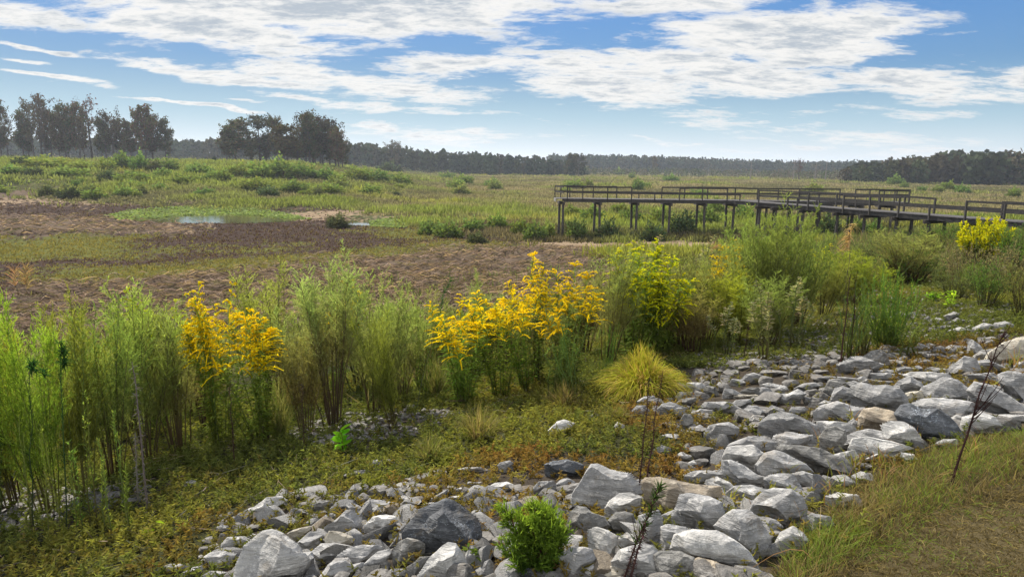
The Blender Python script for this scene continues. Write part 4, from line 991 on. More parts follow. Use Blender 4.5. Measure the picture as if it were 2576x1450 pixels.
# single plants
for i, (bx, by, ty, lx, lab) in enumerate([(95, 1345, 835, 40, 'tall dark green stem at the left, bare below and leaning right'), (165, 1350, 790, 15, 'tallest dark green stem at left with a nodding tip'), (18, 1320, 1010, -10, 'dark stem with a tufted tip at the left edge')]):
    m = mpp(bx, by); H = (by-ty)*m*1.1; parts = horseweed(300+i, H, .05, 1, (.05, .085, .025), 150, .045, .005, None, (.035, .04, .02), .2)
    g = rs(60+i); B = parts[1][1]; top = stems_of(rs(300+i), 1, H, .05, .06, 7, (0, 0), 1.2)[0, -1]
    q = top+np.cumsum(g.normal(0, .004, (160, 3))+np.array([.0005, 0, -.0006]), 0)*np.array([1, 1, 1]); d = norm(g.normal(size=q.shape)); B.ribbon(np.stack([q, q+d*.05], 1), np.array([.007, .002]), perp(g, d), (.04, .085, .025))
    put_one('horseweed', 'weed', parts, bx, by, lab, 'dark stems at the left end of the row').rotation_euler = (0, R(2+i*2), 0)
for i, (bx, by, ty, lab) in enumerate([(245, 1330, 960, 'pale leafy stem in front of the brown stemmed dog fennel'), (305, 1300, 1000, 'short leafy stem left of the grey bare stem'), (205, 1350, 1060, 'leafy stem at the dark stones, right of the nodding stem'), (330, 1345, 1130, 'small bright weed left of the two leaf sprout'), (75, 1340, 1040, 'pale green leafy stem on the stones near the left edge'), (135, 1360, 1020, 'yellowish leafy stem between the two dark green stems'), (275, 1350, 1090, 'leafy stem left of the small bright weed')]):
    m = mpp(bx, by); put_one('horseweed', 'weed', horseweed(330+i, (by-ty)*m*1.1, .04, 2, (.14, .19, .04), 90, .05, .007, None, (.07, .06, .03), .15), bx, by, lab, 'leafy stems at the left end of the row')
m = mpp(1612, 1005)
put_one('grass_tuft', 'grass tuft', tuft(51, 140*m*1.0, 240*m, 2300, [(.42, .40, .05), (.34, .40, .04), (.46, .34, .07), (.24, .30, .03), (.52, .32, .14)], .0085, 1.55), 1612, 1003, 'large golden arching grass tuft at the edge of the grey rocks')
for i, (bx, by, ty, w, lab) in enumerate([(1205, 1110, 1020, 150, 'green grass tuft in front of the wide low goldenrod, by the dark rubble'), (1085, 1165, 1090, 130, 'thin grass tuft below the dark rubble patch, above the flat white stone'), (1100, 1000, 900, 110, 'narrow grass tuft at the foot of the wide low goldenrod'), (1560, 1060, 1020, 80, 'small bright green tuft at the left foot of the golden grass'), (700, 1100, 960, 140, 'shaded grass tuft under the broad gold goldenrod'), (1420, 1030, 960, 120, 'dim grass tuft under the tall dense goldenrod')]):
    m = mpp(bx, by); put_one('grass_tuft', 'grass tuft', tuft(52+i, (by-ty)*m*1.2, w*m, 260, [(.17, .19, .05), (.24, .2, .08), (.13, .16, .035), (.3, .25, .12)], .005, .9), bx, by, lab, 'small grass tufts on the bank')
m = mpp(1338, 1445); put_one('cedar_seedling', 'cedar', cedar(61, 178*m, 250*m), 1338, 1440, 'bushy young cedar seedling growing among the rocks below the dark veined boulder')
m = mpp(1190, 1425); put_one('seedling', 'seedling', broadleaf(62, 48*m*1.1, 16, .05, .018, (.12, .2, .03), .8, 4), 1190, 1420, 'small leafy green seedling between the pointed boulder and the cedar')
m = mpp(866, 1145); put_one('sapling', 'sapling', broadleaf(63, 66*m*1.15, 10, 38*m, 15*m, (.24, .40, .02), .6, 2), 866, 1142, 'bright green broad leaved sapling in front of the brown based dog fennel')
m = mpp(395, 1350); put_one('sprout', 'sprout', broadleaf(64, 50*m, 3, 34*m, 10*m, (.26, .38, .02), .3, 1), 394, 1350, 'tiny sprout with two bright leaves in the dark ground cover')
for i, (bx, by, ty, lab) in enumerate([(2345, 765, 738, 'spreading bright green weed on the rubble left of the tall bright weed'), (2392, 775, 733, 'tall bright green weed on the rubble at right')]):
    m = mpp(bx, by); put_one('broad_leaf_weed', 'weed', broadleaf(65+i, (by-ty)*m*1.2, 14, 14*m, 6*m, (.2, .36, .03), 1.3, 5), bx, by, lab, 'bright weeds on the rubble')
for s, bx, by, ty, lx, br, r, tip, lab in [(71, 1607, 1240, 945, 14, 0, .006, None, 'left one of two thin dark dead stalks in front of the golden grass'), (72, 1622, 1250, 935, 30, 0, .006, None, 'right one of two thin dark dead stalks, leaning over the golden grass'), (73, 1560, 1470, 1205, 92, 4, .006, .45, 'dark stalk with green needle like leaves leaning right above the pale rocks'), (74, 1578, 1475, 1295, 40, 0, .007, None, 'bare dark stalk beside the needle leaved one at the bottom'), (75, 2388, 1230, 835, 85, 15, .0075, None, 'large dark dead stalk with thin branches among the right boulders'), (76, 372, 1285, 920, -6, 0, .009, None, 'bare grey stem standing in front of the pale dog fennel'), (77, 590, 1172, 960, 0, 0, .006, None, 'thin dark stem in front of the large gold goldenrod'), (78, 765, 1130, 960, 0, 0, .005, None, 'thin dark stem left of the bright sapling'), (79, 348, 1262, 1080, 5, 0, .008, None, 'short pale stem beside the bare grey stem'), (80, 2112, 935, 700, 6, 2, .010, None, 'thick dark stem at the left of the wedge shaped boulder'), (81, 2138, 925, 690, -4, 2, .008, None, 'thinner dark stem behind the wedge shaped boulder'), (82, 1870, 905, 800, 10, 8, .005, None, 'small branching dead stalk on the dark stones'), (83, 1410, 1410, 1300, 2, 0, .003, None, 'thin dead stem right of the cedar seedling')]:
    m = mpp(bx, by); put_one('dead_stalk', 'dead stalk', deadstalk(s, (by-ty)*m*1.1, (lx*m, 0), br, r, tip, (.16, .14, .12) if s in (76, 79) else (.045, .028, .022), .35, 220), bx, by, lab, 'dead stalks on the bank')
m = mpp(1045, 1035); put_one('seed_stalk', 'seed stalk', deadstalk(90, 335*m*1.05, (86*m, 0), 0, .005, .7, (.07, .08, .04), .3, 60), 1046, 1035, 'leaning stalk with a dark narrow seed head left of the wide low goldenrod')
for s, bx, by, ty, n, lab in [(91, 2122, 800, 555, 2, 'tall tan reed with curled plumes in front of the boardwalk'), (92, 55, 870, 632, 1, 'pale feathery reed plume at the far left behind the dog fennel'), (93, 92, 880, 645, 2, 'brown upright reed plume next to the pale one at far left'), (94, 1786, 700, 605, 1, 'pinkish little plume left of the small gold goldenrod')]:
    m = mpp(bx, by); put_one('reed', 'reed', reed(s, (by-ty)*m*1.02, n, 42*m, (.46, .29, .17) if s == 91 else (.26, .16, .10), .8 if s == 91 else .25, 22*m), bx, by, lab, 'reeds on the bank')
for i, (bx, by, ty, lab) in enumerate([(1643, 640, 588, 'curly pale weed below the left boardwalk posts'), (1580, 650, 600, 'curly pale weed rising behind the lime goldenrod'), (1752, 650, 585, 'curly pale weed left of the small gold goldenrod')]):
    put_plant('hw3', bx, by+95, ty, 55, lab, 'curly pale weeds behind the lime goldenrod')

# ================================================================== loose cover (nobody could count it)
def polar(g, n, r0, r1, az=46, p=1.0):
    r = np.exp(g.uniform(math.log(r0), math.log(r1), n)); a = g.uniform(R(-az), R(az), n); x, y = r*np.sin(a), r*np.cos(a); return x, y, r
def ground_cover():
    g = rs(77); n = 210000; s = g.uniform(.2, 13, n); u = g.uniform(-9, 22, n); x = s*-math.sin(AX)+u*math.cos(AX); y = s*math.cos(AX)+u*math.sin(AX)
    r = np.hypot(x, y); az = np.arctan2(x, y); ok = (y > 1.2) & (np.abs(az) < R(48)) & (r < 24); x, y, s, r = x[ok], y[ok], s[ok], r[ok]; z = height(x, y)
    x2, y2 = x+(fbm(x*1.5, y*1.5, 2, 3)-.5)*.9, y+(fbm(x*1.5, y*1.5, 4, 3)-.5)*.9; px, py, _ = project(np.stack([x2, y2, z], -1))
    rock = inside(px, py, Z_ROCK); rub = anyin(px, py, Z_RUBBLE); crest = inside(px, py, Z_CREST); rust = inside(px, py, Z_RUST)
    fb = fbm(x*.9, y*.9, 15, 4); keep = ~crest & (s < 10.5)
    pr = np.where(rock, np.where((px > 1700) & (py < 1150), np.where(fb > .57, .42, .09), np.where((fb > .50) | ((px < 1760) & (px > 1480) & (py < 1200)), .85, .18)), np.where(rub, .38, .95)); pr = np.where((s > 7.5), pr*.6, pr); pu, pv, _ = project(np.stack([x, y, z], -1)); pr = np.where((pu > 1470) & (pu < 1730) & (pv > 1085) & (pv < 1215), .95, pr); keep &= g.uniform(size=len(x)) < pr*np.minimum(1, .45+r*.06)
    x, y, z, r, px, py, rust, rock, fb = (v[keep] for v in (x, y, z, r, px, py, rust, rock, fb)); N = len(x)
    k = 15; h = g.uniform(.05, .14, N)*np.where(rock, .8, 1)*(.7+.6*fbm(x*2.1, y*2.1, 19, 3)); base = np.stack([x, y, z-.01], -1); ln = g.normal(0, .45, (N, 3)); ln[:, 2] = 1; tip = base+norm(ln)*h[:, None]
    B = G(); gr = fbm(x*.7, y*.7, 3, 3); tcol = np.array([(.088, .118, .030)]); green = tcol*(.75+.9*gr[:, None])+np.array([.04, .03, .0])*(gr[:, None] > .58)
    rr = np.clip((rust | rock)*(.08+fbm(x*1.3, y*1.3, 6, 3)*.8) + .8*(fbm(x*.8, y*.8, 10, 3)-.5) + .12*g.normal(size=N), 0, 1)[:, None]; K = green*(1-rr)+np.array([.20, .125, .035])*rr; K *= g.uniform(.7, 1.35, (N, 1))
    B.ribbon(np.stack([base, tip], 1), np.array([.003, .002]), g.normal(size=(N, 3)), K*.7)
    t = g.uniform(.15, 1.05, (N, k, 1)); p = base[:, None]+(tip-base)[:, None]*t; d = norm(g.normal(size=p.shape)*np.array([1, 1, .5])+np.array([0, 0, .35])); l = g.uniform(.013, .034, (N, k, 1))*(1+.03*r[:, None, None]); p = p.reshape(-1, 3); e = p+(d*l).reshape(-1, 3); KK = np.repeat(K, k, 0)*g.uniform(.7, 1.35, (N*k, 1))
    B.ribbon(np.stack([p, e], 1), np.array([.011, .004]), perp(g, norm(e-p)), KK)
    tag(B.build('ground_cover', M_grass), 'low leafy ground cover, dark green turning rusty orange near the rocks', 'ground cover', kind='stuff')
ground_cover()
def crest_grass():
    g = rs(78); n = 300000; r = g.uniform(1.9**.5, 15**.5, n)**2; az = g.uniform(R(-5), R(62), n); x, y = r*np.sin(az), r*np.cos(az); z = height(x, y); j = (fbm(x*2, y*2, 8, 3)-.5)*.5
    px, py, _ = project(np.stack([x+j, y+j, z], -1)); c = inside(px, py, Z_CREST) | ((px > 2560) & (sdist(x, y) < .8)); edge = polydist(px, py, Z_CREST); edge = np.where(c & (edge > 0), -200, edge); keep = c | ((edge < 45) & (g.uniform(size=n) < .10*(1-edge/45)) & (px > 1850)); x, y, z, r, edge, px = (v[keep] for v in (x, y, z, r, edge, px)); N = len(x)
    rim = np.exp(-((edge+75)/70)**2); L = (.03+.14*rim*g.uniform(.2, 1, N))*g.uniform(.6, 1.3, N); an = g.uniform(0, 6.28, N); o = np.stack([np.cos(an), np.sin(an), 0*an], -1); u = np.linspace(0, 1, 4)[None, :, None]; bend = g.uniform(.25, 1.3, N)*np.where(rim > .4, .75, 1.4)
    P = np.stack([x, y, z-.01], -1)[:, None]+o[:, None]*(L*bend)[:, None, None]*u**1.6; P[..., 2] += L[:, None]*(u[..., 0]-.35*bend[:, None]*.6*u[..., 0]**2)
    m = fbm(x*2.2, y*2.2, 12, 3)-.17+.20*g.normal(size=N)+.25*rim; dry = np.array([.24, .175, .085]); brn = np.array([.105, .075, .036]); grn = np.array([.17, .21, .04]); K = np.where((m > .62)[:, None], grn, np.where((g.uniform(size=N) < .22+.5*rim)[:, None], dry, brn))*g.uniform(.65, 1.35, (N, 1))
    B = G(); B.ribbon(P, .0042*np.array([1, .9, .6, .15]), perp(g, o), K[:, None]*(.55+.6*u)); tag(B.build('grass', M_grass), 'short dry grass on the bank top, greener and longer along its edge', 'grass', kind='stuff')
    # long wiry strands that lean over the rocks
    n = 330; k = g.randint(0, N, n); L = g.uniform(.2, .5, n); an = g.uniform(0, 6.28, n); o = np.stack([np.cos(an), np.sin(an), 0*an], -1); u = np.linspace(0, 1, 6)[None, :, None]; P = np.stack([x[k], y[k], z[k]], -1)[:, None]+o[:, None]*(L*.9)[:, None, None]*u**1.5; P[..., 2] += L[:, None]*(u[..., 0]-.65*u[..., 0]**2); kk = (rim[k] > .3); B = G(); B.ribbon(P[kk], .003*np.array([1, 1, 1, .9, .8, .5]), perp(g, o)[kk], cl((.24, .17, .08), g, n, .4)[kk]); tag(B.build('grass_strands', M_grass), 'long dry grass stalks bending over the rocks at the bank edge', 'grass', kind='stuff')
crest_grass()
def rock_grass():
    g = rs(79); A = [(2150, 1180, 40), (2215, 1170, 30), (2060, 1130, 25), (1975, 1215, 35), (2230, 1210, 60), (2080, 1250, 60), (1930, 1290, 50), (1830, 1275, 40), (2300, 1120, 25), (2440, 1150, 30), (2520, 1000, 40), (1990, 1320, 50), (2145, 1080, 20), (1790, 1330, 30), (1690, 1290, 25), (2330, 1090, 30), (2550, 930, 40), (2120, 1215, 70)]
    B = G()
    for bx, by, sp in A:
        n = 26; m = mpp(bx, by); p = hit(bx+g.normal(0, sp*.4, n), by+g.normal(0, sp*.12, n)); L = g.uniform(25, 75, n)*m; an = g.uniform(0, 6.28, n); o = np.stack([np.cos(an), np.sin(an), 0*an], -1); u = np.linspace(0, 1, 5)[None, :, None]; P = p[:, None]+o[:, None]*(L*g.uniform(.1, .6, n))[:, None, None]*u**2; P[..., 2] += L[:, None]*(u[..., 0]-.2*u[..., 0]**2); K = np.where((g.uniform(size=n) < .5)[:, None], [.26, .18, .08], [.2, .24, .05])*g.uniform(.7, 1.3, (n, 1)); B.ribbon(P, 3.0*m*np.array([.8, 1, .9, .6, .2]), perp(g, o), K)
    tag(B.build('rock_grass', M_grass), 'sparse grass blades poking up between the boulders', 'grass', kind='stuff')
rock_grass()
def litter():
    g = rs(80); n = 5000; s = g.uniform(4.5, 10, n); u = g.uniform(-7, 17, n); x = s*-math.sin(AX)+u*math.cos(AX); y = s*math.cos(AX)+u*math.sin(AX); ok = (y > 2); x, y = x[ok], y[ok]; n = len(x); z = height(x, y)+g.uniform(.01, .08, n); an = g.uniform(0, 6.28, n); d = np.stack([np.cos(an), np.sin(an), g.normal(0, .25, n)], -1); L = g.uniform(.04, .4, n)**1.3; P = np.stack([x, y, z], -1); B = G(); B.ribbon(np.stack([P-d*L[:, None]/2, P, P+d*L[:, None]/2], 1), np.array([.003, .006, .003]), perp(g, d), cl((.14, .11, .08), g, n, .5)); tag(B.build('plant_litter', M_stem), 'dry twigs and fallen stems under the row of tall weeds', 'litter', kind='stuff')
litter()
def weeds_slope():       # tangled weeds down the bank behind the row
    g = rs(81); n = 16000; s = g.uniform(7.5, 30, n); u = g.uniform(-16, 62, n); x = s*-math.sin(AX)+u*math.cos(AX); y = s*math.cos(AX)+u*math.sin(AX); r = np.hypot(x, y); az = np.arctan2(x, y)
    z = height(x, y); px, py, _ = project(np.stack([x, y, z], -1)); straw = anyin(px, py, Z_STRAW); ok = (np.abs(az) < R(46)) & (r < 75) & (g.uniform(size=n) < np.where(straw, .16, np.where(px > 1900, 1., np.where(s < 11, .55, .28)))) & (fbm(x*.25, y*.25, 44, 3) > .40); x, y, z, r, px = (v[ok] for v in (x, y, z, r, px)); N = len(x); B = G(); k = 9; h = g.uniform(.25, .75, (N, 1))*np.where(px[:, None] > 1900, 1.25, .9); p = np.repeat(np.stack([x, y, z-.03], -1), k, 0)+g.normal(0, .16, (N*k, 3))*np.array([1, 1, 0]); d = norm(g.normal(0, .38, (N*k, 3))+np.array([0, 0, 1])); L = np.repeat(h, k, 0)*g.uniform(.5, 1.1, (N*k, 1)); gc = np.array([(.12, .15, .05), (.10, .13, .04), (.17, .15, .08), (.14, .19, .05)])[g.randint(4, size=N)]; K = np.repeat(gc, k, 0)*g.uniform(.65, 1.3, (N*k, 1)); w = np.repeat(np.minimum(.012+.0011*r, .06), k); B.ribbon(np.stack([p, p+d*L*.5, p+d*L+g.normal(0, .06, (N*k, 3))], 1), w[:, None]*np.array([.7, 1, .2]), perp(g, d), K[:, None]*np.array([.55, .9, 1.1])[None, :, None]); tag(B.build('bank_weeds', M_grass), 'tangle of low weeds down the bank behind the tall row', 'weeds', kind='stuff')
weeds_slope()
def straw():
    g = rs(82); x, y, r = polar(g, 120000, 15, 110); z = height(x, y); px, py = jig(x, y, 1., .03); ok = anyin(px, py, Z_STRAW) & (fbm(x*.35, y*.35, 61, 3) > .30); x, y, z, r = x[ok], y[ok], z[ok], r[ok]; N = len(x); rid = np.abs(fbm(x*.5+y*.15, y*.8, 41, 4)-.5)*2; z = z+.75*(.35-rid).clip(-.15, .35)
    an = g.normal(0, .55, N)+math.pi*g.randint(2, size=N)+.25; d = np.stack([np.cos(an), np.sin(an), g.normal(0, .12, N)], -1); L = g.uniform(.2, .8, N)*(.7+r*.014); c = np.stack([x, y, z+g.uniform(.01, .10, N)], -1); mid = c+np.array([0, 0, 1])*(L*g.uniform(.02, .22, N))[:, None]; B = G(); K = np.array([(.27, .205, .145), (.19, .142, .10), (.37, .29, .21), (.11, .085, .06), (.07, .055, .042), (.12, .12, .05)])[g.randint(6, size=N)]*g.uniform(.7, 1.3, (N, 1)); B.ribbon(np.stack([c-d*L[:, None]/2, mid, c+d*L[:, None]/2], 1), (.014+.0011*r)[:, None]*np.array([.5, 1, .5]), norm(np.cross(d, [0, 0, 1.])+g.normal(0, .35, d.shape)), K); tag(B.build('straw_mat', M_grass), 'wind rows of dead tan water weed left on the drained lake bed', 'dead weed', kind='stuff')
    # low plants that green the mud, and the lily beds
    x, y, r = polar(g, 170000, 24, 190); z = height(x, y); px, py = jig(x, y, 1., .035); gz = anyin(px, py, Z_GREEN); mud = inside(px, py, Z_MUD) & (g.uniform(size=len(x)) < .6) & ~anyin(px, py, Z_STRAW+Z_SAND+Z_LILY); wet = np.zeros(len(x), bool)
    for w in WP: wet |= inside(x, y, w)
    ok = (gz | mud) & ~wet & (g.uniform(size=len(x)) < .75); x, y, z, r, gz = x[ok], y[ok], z[ok], r[ok], gz[ok]; N = len(x); k = 3; p = np.repeat(np.stack([x, y, z], -1), k, 0)+g.normal(0, .08, (N*k, 3))*np.array([1, 1, 0]); rr = np.repeat(r, k); h = (.04+.0016*rr)*g.uniform(.5, 1.3, N*k); d = norm(g.normal(0, .7, (N*k, 3))+np.array([0, 0, 1])); K = np.where(np.repeat(gz, k)[:, None], np.array([(.125, .13, .035), (.16, .15, .045)])[g.randint(2, size=N*k)], np.array([(.062, .043, .034), (.095, .08, .038), (.045, .033, .028), (.07, .046, .04)])[g.randint(4, size=N*k)])*g.uniform(.65, 1.35, (N*k, 1)); B = G(); B.ribbon(np.stack([p, p+d*h[:, None]], 1), (.012+.0011*rr)[:, None]*np.array([1, .4]), perp(g, d), K); tag(B.build('mud_plants', M_grass), 'low green and brown plants spreading over the drying mud', 'mud plants', kind='stuff')
    x, y, r = polar(g, 300000, 60, 210); px, py = project(np.stack([x, y, height(x, y)], -1))[:2]; ok = anyin(px, py, Z_LILY); x, y, r = x[ok], y[ok], r[ok]; z = height(x, y); px = px[ok]
    for w, lv in zip(WP, WL): z = np.where(inside(x, y, w), lv, z)
    N = len(x); an = g.uniform(0, 6.28, N); d = norm(np.stack([np.cos(an), np.sin(an), g.normal(.25, .25, N)], -1)); L = .10+.0013*r; c = np.stack([x, y, z+g.uniform(.01, .14, N)], -1); K = np.array([(.17, .25, .07), (.23, .29, .12), (.14, .20, .055)])[g.randint(3, size=N)]*g.uniform(.75, 1.25, (N, 1)); B = G(); B.ribbon(np.stack([c-d*L[:, None], c, c+d*L[:, None]], 1), (L*1.3)[:, None]*np.array([.3, 1, .3]), norm(np.cross(d, [0, 0, 1.])), K); tag(B.build('lily_pads', M_grass), 'bright green lily pads crowding the shallow ponds', 'lily pads', kind='stuff')
straw()
MUDLIKE = [Z_MUD]+Z_GREEN+Z_STRAW+Z_SAND+Z_LILY
def marsh():
    g = rs(83); x, y, r = polar(g, 150000, 45, 520); z = height(x, y); px, py = jig(x, y, 1., .02); bare = anyin(px, py, MUDLIKE); s = sdist(x, y); ok = ~bare & (s > 24)
    for w in WP: ok &= polydist(x, y, w) > .5
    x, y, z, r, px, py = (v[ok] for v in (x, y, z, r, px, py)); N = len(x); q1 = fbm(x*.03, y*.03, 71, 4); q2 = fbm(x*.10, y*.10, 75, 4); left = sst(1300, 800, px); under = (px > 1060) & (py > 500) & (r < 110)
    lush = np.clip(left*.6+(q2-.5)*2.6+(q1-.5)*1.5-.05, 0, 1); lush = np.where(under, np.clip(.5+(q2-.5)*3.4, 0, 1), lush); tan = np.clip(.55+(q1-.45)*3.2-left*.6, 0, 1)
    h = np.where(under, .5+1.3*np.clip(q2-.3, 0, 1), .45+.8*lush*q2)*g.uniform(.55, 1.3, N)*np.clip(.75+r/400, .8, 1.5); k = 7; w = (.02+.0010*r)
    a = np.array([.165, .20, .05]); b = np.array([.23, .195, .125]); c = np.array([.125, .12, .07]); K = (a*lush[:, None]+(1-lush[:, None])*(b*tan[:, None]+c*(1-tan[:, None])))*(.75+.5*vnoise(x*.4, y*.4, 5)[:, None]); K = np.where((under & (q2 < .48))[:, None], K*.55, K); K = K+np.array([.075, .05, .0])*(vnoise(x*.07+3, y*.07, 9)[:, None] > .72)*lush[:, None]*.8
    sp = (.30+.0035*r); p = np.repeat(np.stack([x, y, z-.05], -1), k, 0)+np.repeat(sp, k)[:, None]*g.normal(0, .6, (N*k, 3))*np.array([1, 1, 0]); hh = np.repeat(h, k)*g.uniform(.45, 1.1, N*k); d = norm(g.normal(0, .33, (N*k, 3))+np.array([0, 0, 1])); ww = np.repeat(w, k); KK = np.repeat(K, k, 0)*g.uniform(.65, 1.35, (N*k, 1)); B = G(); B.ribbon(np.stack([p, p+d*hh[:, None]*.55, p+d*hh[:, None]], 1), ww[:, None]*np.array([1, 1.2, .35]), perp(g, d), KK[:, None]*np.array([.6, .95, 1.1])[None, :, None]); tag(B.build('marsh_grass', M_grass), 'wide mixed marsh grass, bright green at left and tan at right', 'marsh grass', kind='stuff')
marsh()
# marsh shrubs: each one a bush of its own
def marsh_shrubs():
    g = rs(84); pr = []
    for k, c in enumerate([(.15, .195, .045), (.125, .185, .05), (.165, .20, .065), (.085, .105, .045)]):
        A = G(); m = 700; v = norm(g.normal(size=(m, 3))); v[:, 2] = np.abs(v[:, 2]); lob = 1+.28*np.sin(v[:, 0]*7+k)+.22*np.sin(v[:, 1]*9+k*2); rad = g.uniform(.35, 1, m)**.5; p = v*(rad*lob)[:, None]*np.array([.5, .5, .95]); d = norm(v+g.normal(0, .5, (m, 3))+np.array([0, 0, .6])); L = g.uniform(.10, .2, m); A.ribbon(np.stack([p, p+d*L[:, None]*.5, p+d*L[:, None]], 1), np.array([.05, .09, .02]), perp(g, d), cl(c, g, m, .35)*(.7+.5*p[:, 2:]))
        St = G(); St.tube(stems_of(g, 7, .8, .6, .1, 4), np.linspace(.03, .01, 4)[None], (.06, .045, .03), 3); pr.append((A.mesh('foliage', M_tree if k == 3 else M_shrub), St.mesh('stems', M_stem)))
    hand = [(310, 424, 62, 34, 1), (355, 430, 48, 38, 1), (268, 432, 60, 26, 0), (120, 425, 120, 26, 0), (60, 420, 70, 22, 3), (210, 428, 60, 20, 0), (420, 430, 60, 26, 1), (660, 448, 80, 34, 1), (705, 446, 70, 42, 1), (760, 446, 80, 30, 1), (600, 446, 60, 30, 0), (560, 455, 60, 26, 0), (500, 440, 70, 24, 1), (820, 452, 60, 26, 1), (900, 452, 70, 26, 0), (950, 456, 60, 24, 1), (1010, 466, 60, 24, 0), (850, 572, 58, 28, 3), (1604, 480, 30, 26, 1), (1590, 452, 18, 16, 1), (2275, 474, 22, 14, 1), (2320, 482, 26, 12, 1), (2420, 488, 40, 20, 1), (2360, 484, 30, 14, 0), (1440, 475, 34, 18, 1), (1480, 470, 30, 16, 0), (1150, 476, 50, 22, 0), (1240, 470, 40, 18, 1), (170, 445, 100, 22, 0), (30, 440, 80, 20, 1), (-60, 436, 100, 26, 1), (460, 462, 90, 20, 0), (340, 456, 90, 20, 0), (640, 478, 80, 24, 0), (740, 482, 70, 24, 1), (830, 486, 70, 22, 0), (930, 490, 60, 22, 0), (120, 492, 50, 22, 3), (180, 498, 60, 24, 3), (240, 500, 60, 22, 0), (1085, 590, 70, 30, 1), (1130, 596, 70, 34, 1), (1345, 606, 60, 40, 1), (1310, 590, 50, 34, 0), (1380, 600, 40, 36, 0), (1450, 600, 60, 40, 1), (1530, 604, 60, 42, 3), (1490, 560, 60, 36, 1), (1590, 565, 60, 40, 1), (1660, 570, 60, 44, 0), (1720, 590, 70, 44, 3), (1780, 570, 60, 42, 1), (1640, 606, 60, 36, 3), (1560, 540, 50, 26, 0), (1440, 548, 50, 26, 0), (1250, 575, 60, 30, 0), (1190, 580, 60, 26, 1), (1200, 610, 50, 22, 3), (1800, 545, 60, 36, 1), (1870, 560, 60, 44, 1), (2080, 600, 60, 50, 3), (2150, 605, 60, 46, 1), (2200, 600, 50, 40, 1)]
    while len(hand) < 130:
        X, Y = g.uniform(-150, 2700), g.uniform(432, 500)
        if X < 1300 or g.uniform() < .45: hand.append((X, Y-.006*(1288-X)*.6, g.uniform(22, 60), g.uniform(10, 24), g.choice([0, 0, 1, 1, 2, 3])))
    cname = ['yellow green', 'mid green', 'pale green', 'dark']
    info = []
    for bx, by, w, h, k in hand:
        gp = hit([bx], [by])[0]
        if not np.isfinite(gp).all(): continue
        m = ((gp-EYE)@_f)/F; o = empty('marsh_shrub', gp, g.uniform(0, 6.28)); o.scale = (w*m/1.15, w*m/1.15, h*m/1.0*1.05); A, S = pr[k]; link('foliage', A, o); link('stems', S, o); info.append((o, bx, by, w, cname[k]))
    return info
SHRUBS = marsh_shrubs()
